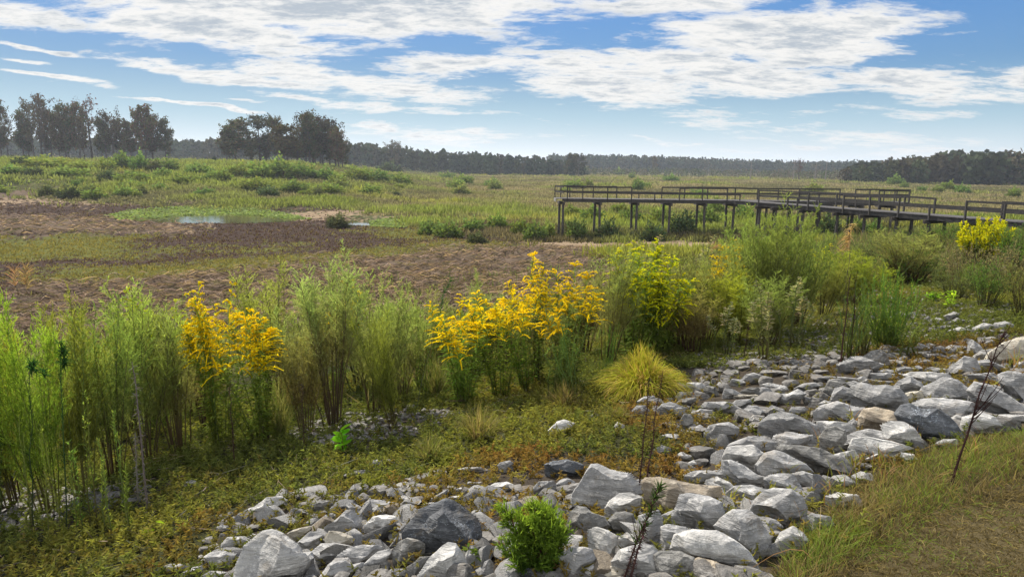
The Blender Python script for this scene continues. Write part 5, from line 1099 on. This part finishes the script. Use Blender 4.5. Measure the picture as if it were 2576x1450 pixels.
# ================================================================== boardwalk
WOODM = plainmat('weathered wood', .9, 9, .45, .4)
def boardwalk():
    zt = 7-3.05
    def at(px, py=None, z=zt):   # point of the deck plane seen at a picture column, on a given deck line
        d = pxray(px, py)[0]; t = (z-EYE[2])/d[2]; return EYE+d*t
    Lf = at(1419, 499.6); Kf = at(1846, 504.8); Rf = at(2291, 509.6); dirA = norm((Rf-Lf)*np.array([1, 1, 0])); nA = np.array([-dirA[1], dirA[0], 0])   # nA points away
    Bn = at(2531, 556.8); dirB = norm((Bn-Kf)*np.array([1, 1, 0])); nB = np.array([-dirB[1], dirB[0], 0]);  nB = nB if nB[0] > 0 else -nB
    WA, WB = 2.15, 2.05; End = Kf+dirB*34
    root = empty('boardwalk', (0, 0, 0)); tag(root, 'weathered grey wooden boardwalk on posts, bent round above the drained lake edge', 'boardwalk')
    g = rs(90); grey = lambda: tuple(np.array([.062, .057, .053])*g.uniform(.7, 1.25)); dk = lambda: tuple(np.array([.030, .027, .025])*g.uniform(.7, 1.3))
    def planks(a, b, n, W, name='deck'):
        A = G(); L = np.linalg.norm(b-a); d = (b-a)/L; m = int(L/.15)
        for i in range(m):
            c = a+d*(i+.5)*L/m; A.box(c-n*.06*g.uniform(.3, 1)+np.array([0, 0, g.normal(0, .006)]), c+n*(W+.06*g.uniform(.3, 1)), L/m-.012, .04, grey())
        A.build(name, WOODM, root)
    zz = lambda v, z: np.array([v[0], v[1], v[2]+z])
    planks(Lf-dirA*.75, Rf, nA, WA); planks(Kf+dirB*.15, End, nB, WB)
    def beams(a, b, n, W):
        for k in (0.02, W-.06): A = G(); A.box(zz(a+n*k, -.17), zz(b+n*k, -.17), .06, .26, dk()); A.build('side_beam', WOODM, root)
    beams(Lf, Rf, nA, WA); beams(Kf, End, nB, WB); A = G(); A.box(zz(Lf-dirA*.75-nA*.06, -.15), zz(Lf-dirA*.75+nA*(WA+.1), -.15), .06, .28, (.17, .165, .155)); A.build('end_board', WOODM, root)
    # columns of the picture on which posts stand -> stations along each deck line
    def station(px, a, d):
        r = pxray(px, 500)[0]; r2 = np.array([r[0], r[1]]); M_ = np.array([[d[0], -r2[0]], [d[1], -r2[1]]]); s, _ = np.linalg.solve(M_, EYE[:2]-a[:2]); return s
    def post(a, d, s, n, off, top, bot, w=.095):
        p = a+d*s+n*off; A = G(); A.box(zz(p, bot), zz(p+np.array([g.normal(0, .015), g.normal(0, .015), 0]), top), w, w, dk(), (0, 1, 0)); A.build('rail_post', WOODM, root)
    def rail(a, d, s0, s1, n, off, z, h=.13, w=.045, parts=3):
        A = G(); c = dk(); ss = np.linspace(s0, s1, parts+1); zs = z+g.normal(0, .018, parts+1)
        for i in range(parts): A.box(zz(a+d*ss[i]+n*off, zs[i]), zz(a+d*(ss[i+1]+.002)+n*off, zs[i+1]), w, h, c)
        A.build('rail', WOODM, root)
    H = 1.07; fr = [(1427, 1), (1466, 1), (1528, 1), (1588, 1), (1647, 0), (1709, 1), (1767, 1), (1829, 1), (1861, 0)]; S = lambda p, off=0: station(p, Lf+nA*off, dirA)
    for p, f in fr: post(Lf, dirA, S(p), nA, .0, H if f else .6, -.3)
    ba = [(1396, 1), (1410, 1), (1433, 1), (1492, 1), (1551, 1), (1607, 0), (1664, 1), (1721, 1), (1779, 1), (1849, 1), (1905, 1), (1957, 1), (2010, 1), (2060, 0), (2112, 1)]
    for p, f in ba: post(Lf, dirA, S(p, WA), nA, WA, H if f else .6, -.1)
    rail(Lf, dirA, S(1425), S(1589), nA, .0, H); rail(Lf, dirA, S(1708), S(1830), nA, 0, H); rail(Lf, dirA, S(1425), S(1862), nA, -.02, .58, .15)
    rail(Lf, dirA, S(1395, WA), S(1552, WA), nA, WA, H); rail(Lf, dirA, S(1664, WA), S(2113, WA), nA, WA, H, parts=6); rail(Lf, dirA, S(1395, WA), S(2113, WA), nA, WA, .58, .15, parts=6)
    A = G(); e0 = Lf-dirA*.35; A.box(zz(e0+dirA*.3, H), zz(Lf+dirA*S(1396, WA)+nA*WA, H), .045, .13, dk()); A.build('rail', WOODM, root)
    A = G(); A.box(zz(e0+dirA*.3, .58), zz(Lf+dirA*S(1396, WA)+nA*WA, .58), .045, .13, dk()); A.build('rail', WOODM, root)
    # far right end of the crossbar
    for p in (2151, 2187, 2223, 2255, 2288): post(Lf, dirA, S(p, WA), nA, WA, H, -.1)
    for p in (2211, 2250, 2286): post(Lf, dirA, S(p), nA, 0, H, -.3)
    rail(Lf, dirA, S(2150, WA), S(2289, WA), nA, WA, H); rail(Lf, dirA, S(2210), S(2287), nA, 0, H, parts=1); rail(Lf, dirA, S(2112, WA), S(2289, WA), nA, WA, .58, .2); rail(Lf, dirA, S(2120), S(2287), nA, 0, .55, .22, parts=2)
    # the walkway to the shore
    T = lambda p, off=0: station(p, Kf+nB*off, dirB)
    for p, f in [(1909, 1), (1982, 1), (2007, 0), (2034, 1), (2062, 0), (2123, 1), (2190, 1), (2263, 1), (2342, 0), (2433, 1), (2531, 1)]: post(Kf, dirB, T(p), nB, 0, H if f else .6, -.3, .11)
    for s in (27, 30, 33): post(Kf, dirB, s, nB, 0, H, -.3, .11)
    for p, f in [(2010, 1), (2055, 0), (2105, 1), (2155, 0), (2213, 1), (2276, 1), (2353, 1), (2524, 1)]: post(Kf, dirB, T(p, WB), nB, WB, H if f else .6, -.1, .11)
    for s in (25.5, 28.5, 31.5): post(Kf, dirB, s, nB, WB, H, -.1, .11)
    rail(Kf, dirB, T(1907), T(2036), nB, 0, H); rail(Kf, dirB, T(2122), T(2265), nB, 0, H); rail(Kf, dirB, T(2431), 33, nB, 0, H); rail(Kf, dirB, T(1907), 33, nB, -.02, .58, .16, parts=8)
    rail(Kf, dirB, T(2012, WB), T(2355, WB), nB, WB, H, parts=5); rail(Kf, dirB, T(2522, WB), 33, nB, WB, H); rail(Kf, dirB, T(2012, WB), 33, nB, WB, .58, .16, parts=8)
    # posts in the ground, in pairs under cross beams
    def pair(p0, p1):
        m = (p0+p1)/2; d = norm((p1-p0)*np.array([1, 1, 0])); A = G(); A.box(zz(p0-d*.55, -.42), zz(p1+d*.75, -.42), .14, .24, (.055, .046, .04)); A.build('cross_beam', WOODM, root)
        for p in (p0, p1):
            b = height(p[0], p[1])-.3; q = np.linspace(0, 1, 6)[:, None]; P = (1-q)*np.array([p[0]+g.normal(0, .05), p[1], b])+q*zz(p, -.5); A = G(); A.tube(P[None], .112, np.array([.055, .049, .042])*np.where(q[None] < .3, .75, 1.05), 9); A.build('support_post', WOODM, root, True)
    for a, b in [(1398, 1417), (1480, 1509), (1579, 1603), (1653, 1686), (1726, 1773), (1803, 1848), (1890, 1930), (1975, 2010), (2060, 2090), (2140, 2165), (2215, 2245)]:
        s = S(b, .25); pair(Lf+dirA*s+nA*.22, Lf+dirA*(s-.2)+nA*(WA-.22)) if True else None
    for p in (1915, 1955, 2024, 2112, 2180, 2262, 2345, 2440):
        s = T(p, .3); pair(Kf+dirB*s+nB*.25, Kf+dirB*s+nB*(WB-.25))
boardwalk()

# ================================================================== trees
def tree_proto(seed, H, W, kind):
    g = rs(seed); k = 8; t = np.linspace(0, 1, k); A = G(); lean = g.normal(0, .03*H); P = np.stack([lean*t+g.normal(0, .012*H, k)*t, g.normal(0, .02*H)*t, H*.93*t-.3], -1)[None]; bark = (.06, .05, .042)
    A.tube(P, np.linspace(.022*H, .004*H, k)[None], bark, 7)
    nl = {'dense': 34, 'open': 24, 'sparse': 26, 'bare': 22, 'olive': 36, 'pine': 34}[kind]; lo = {'dense': .22, 'open': .36, 'sparse': .32, 'bare': .4, 'olive': .2, 'pine': .1}[kind]
    tb = np.sort(g.uniform(lo, .98, (1, nl))); p, tn = along(P, tb); p, tn, tb = p[0], tn[0], tb[0]; d = fan(g, p, tn, nl, .55 if kind != 'pine' else .1, .3)
    f = (tb-lo)/(1-lo); prof = np.sqrt(np.clip(1-(1.75*f-.75)**2, .10, 1)) if kind in ('dense', 'olive', 'open') else np.sqrt(np.clip(1-(1.6*f-.9)**2, .12, 1)) if kind != 'pine' else (1.05-f)
    L = W*.52*prof*g.uniform(.65, 1.12, nl); u = np.linspace(0, 1, 5)[None, :, None]; BP = p[:, None]+d[:, None]*L[:, None, None]*u; BP[..., 2] += L[:, None]*.22*u[..., 0]**2; A.tube(BP, (np.linspace(.007, .0015, 5)*H)[None]*(1-.5*f[:, None]), bark, 4)
    # forks
    m = 5; q, dn = along(BP, g.uniform(.25, .95, (nl, m))); d2 = fan(g, q, dn, m, .8, .4); l2 = (L[:, None]*g.uniform(.25, .55, (nl, m))).reshape(-1); q, d2 = q.reshape(-1, 3), d2.reshape(-1, 3); T2 = np.stack([q, q+d2*l2[:, None]*.5, q+d2*l2[:, None]+np.array([0, 0, .1])*l2[:, None]], 1); A.tube(T2, (np.array([.003, .002, .001])*H)[None], bark, 3)
    B = G(); per = {'dense': 13, 'open': 9, 'sparse': 4.5, 'bare': 1.6, 'olive': 15, 'pine': 12}[kind]; n = int(len(T2)*per); j = g.randint(0, len(T2), n); tt = g.uniform(.1, 1.1, (n, 1)); c, _ = along(T2[j], tt); c = c[:, 0]+g.normal(0, .022*H, (n, 3))
    n2 = int(nl*per*(2.0 if kind in ('dense', 'olive') else 1)); j2 = g.randint(0, nl, n2); c2, _ = along(BP[j2], g.uniform(.35, 1, (n2, 1))); c = np.concatenate([c, c2[:, 0]+g.normal(0, .03*H, (n2, 3))]); c = c[c[:, 2] > .15*H]; n = len(c)
    cols = {'dense': [(.075, .08, .036), (.10, .078, .042), (.065, .085, .034), (.115, .075, .045)], 'open': [(.06, .07, .03), (.075, .06, .035)], 'sparse': [(.085, .06, .04), (.07, .065, .035)], 'bare': [(.1, .06, .045)], 'olive': [(.10, .10, .03), (.085, .095, .03), (.12, .09, .03)], 'pine': [(.035, .06, .028), (.045, .07, .03)]}[kind]
    K = np.array(cols)[g.randint(len(cols), size=n)]*g.uniform(.6, 1.4, (n, 1)); e = norm(g.normal(size=(n, 3))+np.array([0, 0, -.1])); l = .021*H*g.uniform(.55, 1.3, n); B.ribbon(np.stack([c-e*l[:, None], c, c+e*l[:, None]], 1), .026*H*g.uniform(.6, 1.2, (n, 1))*np.array([.3, 1, .3]), perp(g, e), K)
    return A.mesh('trunk', M_bark), B.mesh('crown', M_tree)
TP = {(k, i): tree_proto(400+17*i+len(k), 18, {'dense': 9, 'open': 11, 'sparse': 9, 'bare': 9, 'olive': 10, 'pine': 8}[k], k) for k in ('dense', 'open', 'sparse', 'bare', 'olive', 'pine') for i in range({'dense': 4, 'open': 2, 'sparse': 3}.get(k, 1))}
TREES = '''-60 398 262 60 dense
-28 398 280 55 dense
4 397 256 52 dense
21 396 288 36 sparse
59 397 284 50 dense
73 397 300 40 dense
86 396 262 46 sparse
106 396 249 60 sparse
115 396 254 52 sparse
130 397 282 50 dense
152 396 290 42 dense
167 397 266 54 dense
174 398 292 40 dense
202 402 264 58 dense
213 400 302 34 sparse
233 402 250 66 bare
258 404 300 46 dense
268 403 308 42 dense
287 398 284 64 sparse
305 400 302 52 dense
330 400 308 48 dense
367 405 268 66 dense
386 406 292 52 dense
418 405 302 46 dense
572 414 330 48 dense
580 413 322 46 dense
593 417 304 80 dense
631 413 350 46 dense
655 411 294 84 open
670 411 340 54 dense
696 412 298 50 dense
716 414 345 44 dense
724 419 317 80 olive
749 420 345 56 dense
770 423 289 66 open
780 419 288 62 dense
788 423 318 74 dense
793 424 330 60 dense
806 422 297 60 open
812 423 318 66 dense
830 425 304 62 open
845 422 322 56 dense
853 421 334 48 dense
862 424 352 44 dense'''
def plant_trees():
    g = rs(91); info = []
    for i, line in enumerate(TREES.split('\n')):
        bx, by, ty, w, k = line.split(); bx, by, ty, w = map(float, (bx, by, ty, w)); dep = 235+g.uniform(-9, 9)+(bx < 450)*8
        p = EYE+pxray(bx, by)[0]*dep; zg = height(p[0], p[1]); m = dep/F; v = [q for q in TP if q[0] == k]; A, B = TP[v[i % len(v)]]; H = (by-ty)*m+p[2]-zg
        o = empty('tree', (p[0], p[1], zg), g.uniform(0, 6.28)); s = w*m/(9.5 if k != 'open' else 11); o.scale = (s, s, H/17.6); link('trunk', A, o); link('crown', B, o); info.append((o, bx, by, ty, k))
    return info
GROVE = plant_trees()
nm = {'dense': 'dark dense', 'open': 'open crowned', 'sparse': 'thin brown leaved', 'bare': 'nearly bare', 'olive': 'rounded olive green', 'pine': 'small dark'}
cnt = {}
ORD = ['first', 'second', 'third', 'fourth', 'fifth', 'sixth', 'seventh', 'eighth', 'ninth', 'tenth', 'eleventh', 'twelfth', 'thirteenth', 'fourteenth', 'fifteenth', 'sixteenth', 'seventeenth', 'eighteenth', 'nineteenth', 'twentieth'] + ['%dth' % k for k in range(21, 60)]
for o, bx, by, ty, k in sorted(GROVE, key=lambda a: a[1]):
    gv = 'left hand grove' if bx < 480 else 'middle grove'; cnt[k, gv] = cnt.get((k, gv), 0)+1
    one = sum(1 for a in GROVE if a[4] == k and (a[1] < 480) == (bx < 480)) == 1
    tag(o, ('the only ' if one else ORD[cnt[k, gv]-1]+' ')+nm[k]+' tree'+('' if one else ' from the left')+' in the '+gv, 'tree', 'trees of the '+gv)
def lone_tree(kind, bx, by, ty, w, dep, label, i=0):
    p = EYE+pxray(bx, by)[0]*dep; zg = min(height(p[0], p[1]), p[2]); m = dep/F; A, B = TP[kind, i]; o = empty('tree', (p[0], p[1], zg), bx % 6.28); s = w*m/9; o.scale = (s, s, ((by-ty)*m+p[2]-zg)/17.6); link('trunk', A, o); link('crown', B, o); tag(o, label, 'tree', 'trees that stand out before the far woods')
lone_tree('pine', 540, 416, 393, 26, 215, 'small dark conifer standing between the two groves')
lone_tree('sparse', 985, 405, 357, 34, 430, 'taller thin tree rising above the far woods right of the middle grove', 1)
lone_tree('sparse', 1005, 405, 362, 36, 432, 'pale topped tree beside the taller thin one above the far woods', 2)
lone_tree('dense', 1435, 430, 386, 30, 420, 'dark round tree standing out at the right end of the central woods', 1)
lone_tree('open', 1455, 432, 390, 34, 415, 'open crowned tree at the very end of the central woods')
lone_tree('bare', 2010, 440, 401, 30, 400, 'flat topped bare tree on the skyline left of the right hand wood')
lone_tree('dense', 1648, 425, 393, 16, 600, 'lone dark tree poking up from the low far treeline', 2)
def snag(bx, by, ty, label, s):
    dep = 380; p = EYE+pxray(bx, by)[0]*dep; A = G(); H = (by-ty)*dep/F; A.tube(np.array([[[0, 0, -3], [.1, 0, H*.5], [.25, 0, H]]]), np.array([[.28, .2, .08]]), (.16, .14, .13), 5); g = rs(s); q = np.array([[.2, 0, H*.7]]).repeat(4, 0)+g.normal(0, .3, (4, 3))*[0, 0, 4]; A.tube(np.stack([q, q+g.normal(0, 1, (4, 3))*[1, 1, .3]+[0, 0, .6]], 1), np.array([[.07, .03]]), (.15, .13, .12), 3); o = empty('dead_tree', p); A.build('trunk', M_bark, o); tag(o, label, 'dead tree', 'dead trunks on the skyline')
snag(1888, 440, 405, 'bare dead trunk sticking out of the far thicket', 1); snag(2051, 440, 405, 'thin dead trunk right of the flat topped bare tree', 2); snag(2077, 440, 403, 'leaning thin dead trunk nearest the right hand wood', 3); snag(1996, 440, 404, 'thin dead trunk left of the flat topped bare tree', 4)

def wood(name, label, polyline, depth, rows, spacing, hfun, cols, seed, crown=(.5, .9), per=110, wide=.5, vary=.16):
    """a far wood that reads as one mass: many crowns of leaf clumps in one object; polyline of world points along its front"""
    g = rs(seed); pts = np.array(polyline, float); seg = np.linalg.norm(np.diff(pts, axis=0), axis=1); cum = np.concatenate([[0], np.cumsum(seg)]); L = cum[-1]; B = G()
    for r_ in range(rows):
        n = int(L/spacing); s = (np.arange(n)+g.uniform(0, 1, n))*L/n; X = np.interp(s, cum, pts[:, 0]); Y = np.interp(s, cum, pts[:, 1]); rad = np.hypot(X, Y); k = 1+(r_/max(rows-1, 1)*depth+g.normal(0, depth/rows*.3, n))/rad; X, Y = X*k, Y*k; Z = height(X, Y); H = hfun(s/L)*g.uniform(1-vary, 1+vary*.4, n)*(1+.04*r_)
        Wd = H*wide*g.uniform(.7, 1.3, n); m = per; v = norm(g.normal(size=(n, m, 3))); rr = g.uniform(.3, 1, (n, m, 1))**.45; c = v*rr*np.stack([Wd/2, Wd/2, H*1.0/2], -1)[:, None]; c += np.stack([X, Y, Z+H*.47], -1)[:, None]; c[..., 2] = np.maximum(c[..., 2], Z[:, None]+g.uniform(0, 2.0, (n, m))); ci = np.array(cols)[g.randint(len(cols), size=n)][:, None]*g.uniform(.75, 1.25, (n, 1, 1))*g.uniform(.65, 1.35, (n, m, 1)); e = norm(g.normal(size=(n*m, 3))); l = np.repeat(H*.075, m); c = c.reshape(-1, 3); B.ribbon(np.stack([c-e*l[:, None], c, c+e*l[:, None]], 1), (l*1.7)[:, None]*np.array([.35, 1, .35]), perp(g, e), ci.reshape(-1, 3))
    tag(B.build(name, M_far), label, 'wood', kind='stuff')
def arc(P, D): return [tuple((EYE+pxray(p, 430)[0]*d)[:2]) for p, d in zip(P, D)]
DG = [(.034, .050, .028), (.042, .052, .026), (.030, .045, .03), (.05, .05, .028)]
wood('far_woods', 'dark continuous wood behind and between the two groves', arc([-400, 100, 480, 800, 950, 1200, 1330, 1470], [470, 470, 460, 450, 440, 430, 430, 425]), 90, 4, 4.5, lambda s: np.interp(s, [0, .3, .45, .6, .72, .85, .95, 1], [15, 15, 15, 15, 15.5, 14.5, 11.5, 8]), DG, 501, wide=.5, per=90)
wood('far_treeline', 'low dark treeline across the far end of the marsh', arc([1380, 1600, 1800, 1900, 2050, 2200, 2500], [720, 740, 760, 760, 740, 700, 650]), 90, 4, 4.2, lambda s: np.interp(s, [0, .3, .5, .6, .8, 1], [18, 17, 15, 14, 15, 17]), DG, 502, wide=.75, per=70)
wood('right_wood', 'rounded mixed wood at the right edge of the marsh', arc([2130, 2200, 2330, 2450, 2600, 2900], [345, 335, 325, 320, 318, 330]), 60, 4, 5.5, lambda s: np.interp(s, [0, .1, .25, .5, 1], [8, 11, 14.2, 15.6, 16]), [(.052, .055, .028), (.045, .058, .03), (.065, .055, .032), (.04, .05, .03), (.07, .062, .035)], 503, wide=.85, per=150)
wood('far_thicket', 'grey green thicket of low trees in front of the far treeline', arc([1200, 1400, 1600, 1800, 1950, 2100, 2200], [430, 440, 450, 440, 430, 390, 370]), 110, 6, 4, lambda s: np.interp(s, [0, .2, .5, .8, 1], [4, 5, 5.5, 5.5, 5.5]), [(.085, .095, .055), (.10, .10, .07), (.075, .095, .05), (.115, .10, .075)], 504, wide=.9, per=26)
wood('left_thicket', 'grey scrub far behind the trunks of the groves', arc([-300, 100, 480, 700, 950, 1150], [330, 330, 330, 340, 370, 400]), 50, 3, 4, lambda s: 3.2+0*s, [(.12, .125, .08), (.10, .115, .07), (.14, .13, .09)], 505, wide=1.1, per=26)
def hills():
    for P, D, Hs, lab in (([1780, 1900, 2000, 2120, 2260, 2500, 2900], 2300, [0, 5, 9, 12, 12, 16, 20], 'low blue hills far beyond the treeline'),):
        g = rs(95); xs = np.linspace(P[0], P[-1], 90); hs = np.interp(xs, P, Hs)+6*fbm(xs*.02, xs*0, 3, 4); V = []; 
        for i, x in enumerate(xs):
            a = EYE+pxray(x, 430)[0]*D
            for k, (dk, hk) in enumerate(((1, -30), (1.0, 0), (1.05, .7), (1.10, 1), (1.2, .2), (1.3, -.5))): V.append((a[0]*dk, a[1]*dk, 2+hk*(hs[i]+4) if hk > -2 else -30))
        Q = [[i*6+k, (i+1)*6+k, (i+1)*6+k+1, i*6+k+1] for i in range(89) for k in range(5)]; A = G(); A.add(np.array(V), Q, (.05, .065, .04)); tag(A.build('hills', M_bark), lab, 'hills', kind='structure')
hills()
def haze():
    m, t, out = newmat('haze'); v = t.new('ShaderNodeVolumePrincipled'); v.inputs['Color'].default_value = (.80, .88, 1.0, 1); v.inputs['Density'].default_value = HAZE; v.inputs['Anisotropy'].default_value = .3; t.link(v.outputs[0], out.inputs['Volume'])
    A = G(); A.box((0, -4000, 22), (0, 4000, 22), 8000, 58, (1, 1, 1)); tag(A.build('haze', m), 'thin blue air that veils the far woods', 'haze', kind='stuff')
HAZE = .0002
haze()

# ================================================================== labels of the marsh shrubs and the rocks
cs = {}
for o, bx, by, w, c in sorted(SHRUBS, key=lambda a: a[1]):
    z = 'below the boardwalk' if by > 525 and bx > 1400 else 'on the shore left of the boardwalk' if by > 525 else 'in front of the left hand grove' if bx < 480 else 'in front of the middle grove' if bx < 900 else 'left of the boardwalk end in the marsh' if bx < 1390 else 'in the marsh behind the boardwalk'
    cs.setdefault((c, z), []).append(o)
for (c, z), L in cs.items():
    for i, o in enumerate(L): tag(o, ('the ' if len(L) == 1 else ORD[i]+' ')+c+' shrub'+(' ' if len(L) == 1 else ' from the left ')+z, 'shrub', 'marsh shrubs')
HL = {'A1': 'big pale pitted boulder at the bottom, left of the dark veined one', 'B1': 'dark slate boulder with fine white veins, behind the pointed pale boulder', 'B2': 'pointed pale boulder at the bottom, left of the cedar seedling', 'C1': 'dark flat topped slab left of the peaked boulder', 'C2': 'large grey boulder with a sharp peak and hollow right shoulder', 'C3': 'rounded pale boulder leaning on the front of the peaked boulder', 'C12': 'low brownish slab right of the peaked boulder', 'D31': 'long white slab at the grass edge, right of the needle leaved stalk', 'C15': 'speckled dark boulder below the long white slab', 'D30': 'blocky grey boulder right of the low brownish slab', 'D2': 'layered boulder with a cracked top, right of the white slab', 'D3': 'broad grey boulder behind the layered cracked one', 'D10': 'long dark slab sloping down to the right at the grass edge', 'E1': 'broad ridged boulder in the middle of the grey rock field', 'F1': 'widest wrinkled boulder at the centre of the right rock field', 'F2': 'smooth grey boulder left of the widest wrinkled one', 'F3': 'tan and dark stained boulder below the widest wrinkled one', 'F4': 'pale blocky boulder in front of the charcoal one', 'F5': 'charcoal boulder with a notched top near the dead branched stalk', 'F6': 'pale low boulder at the grass edge below the tan stained one', 'F13': 'grey boulder with a ridged top left of the dead branched stalk', 'F17': 'wide low boulder right above the charcoal one', 'F18': 'long leaning slab right of the dead branched stalk', 'F20': 'mottled boulder cut by the right edge', 'F22': 'pale boulder behind the dead branched stalk', 'F23': 'small upright pointed stone beside the long cream slab', 'F25': 'long cream slab rising to the right edge with grass at its foot', 'F27': 'wedge shaped boulder with a point to its right', 'F28': 'dark rounded boulder behind the wedge shaped one', 'A4': 'white stone sunk in the ground cover above the big pale boulder', 'B3': 'rounded layered stone in front of the dark veined boulder', 'B10': 'smooth white stone left of the dark veined boulder', 'B5': 'cream topped block above the round grey stones at the bottom', 'E36': 'white hump backed stone alone in the green ground cover', 'C8': 'upright pale block right of the cedar seedling', 'C9': 'tall ribbed grey stone behind the needle leaved stalk', 'C17': 'pale smooth boulder left of the speckled dark one', 'G2': 'round pale stone alone at the far right', 'G1': 'dark topped block on the far right rubble', 'E14': 'thin cream slab among the small grey rocks', 'D17': 'dark leaning stone between the broad ridged and the pale low boulders', 'D6': 'pale hollowed boulder beside the green ground cover', 'D8': 'two humped grey boulder below the broad ridged one', 'D9': 'grey boulder with a round dent left of the long dark slab', 'E17': 'upright blue grey stone in the orange ground cover', 'D5': 'smooth sloping boulder below the pale hollowed one', 'C6': 'dark hollow fronted boulder right of the cedar seedling'}
SHORT = {'A1': 'the big pale pitted boulder', 'B1': 'the dark veined boulder', 'B2': 'the pointed pale boulder', 'C1': 'the dark flat topped slab', 'C2': 'the sharp peaked boulder', 'C12': 'the low brownish slab', 'D31': 'the long white slab', 'C15': 'the speckled dark boulder', 'D2': 'the layered cracked boulder', 'D10': 'the long dark slab', 'E1': 'the broad ridged boulder', 'F1': 'the widest wrinkled boulder', 'F5': 'the charcoal boulder', 'F18': 'the long leaning slab', 'F25': 'the long cream slab', 'F27': 'the wedge shaped boulder', 'E36': 'the white hump backed stone', 'B10': 'the smooth white stone', 'G2': 'the round pale far stone', 'E14': 'the thin cream slab', 'A4': 'the sunken white stone', 'D6': 'the pale hollowed boulder'}
MARK = [(r['x'], r['y'], SHORT[r['key']]) for r in ROCKS if r['key'] in SHORT] + [(1612, 960, 'the golden grass tuft'), (868, 1125, 'the bright sapling'), (372, 1230, 'the bare grey stem'), (2390, 760, 'the tall bright weed'), (1338, 1400, 'the cedar seedling'), (165, 1300, 'the nodding dark stem'), (2130, 880, 'the dark stemmed weed'), (1840, 870, 'the low bright dog fennel')]
TN = {'g': 'grey', 'l': 'pale', 'd': 'dark', 's': 'stained dark', 't': 'tan', 'c': 'cream'}
buck = {}
for r in ROCKS:
    if r['key'] in HL: tag(r['o'], HL[r['key']], 'boulder' if r['o'].name.startswith('boulder') else 'rock', 'riprap rocks on the bank'); continue
    d = [(math.hypot(r['x']-a, (r['y']-b)*1.5), a, b, s) for a, b, s in MARK if math.hypot(r['x']-a, r['y']-b) > 2]; _, a, b, s = min(d); dx, dy = r['x']-a, (r['y']-b)*1.5
    rel = ('right of' if dx > 0 else 'left of') if abs(dx) > abs(dy) else ('in front of' if dy > 0 else 'behind'); sz = 'large' if r['w'] > 110 else 'mid sized' if r['w'] > 55 else 'small'
    buck.setdefault((TN[r['tone']], sz, rel, s), []).append((min(d)[0], r))
for (tn, sz, rel, s), L in buck.items():
    L.sort(key=lambda q: q[0])
    for i, (_, r) in enumerate(L):
        tag(r['o'], (ORD[i]+' nearest ' if len(L) > 1 and i else 'nearest ' if len(L) > 1 else '')+f'{sz} {tn} rock {rel} {s}', 'boulder' if r['o'].name.startswith('boulder') else 'rock', 'riprap rocks on the bank')
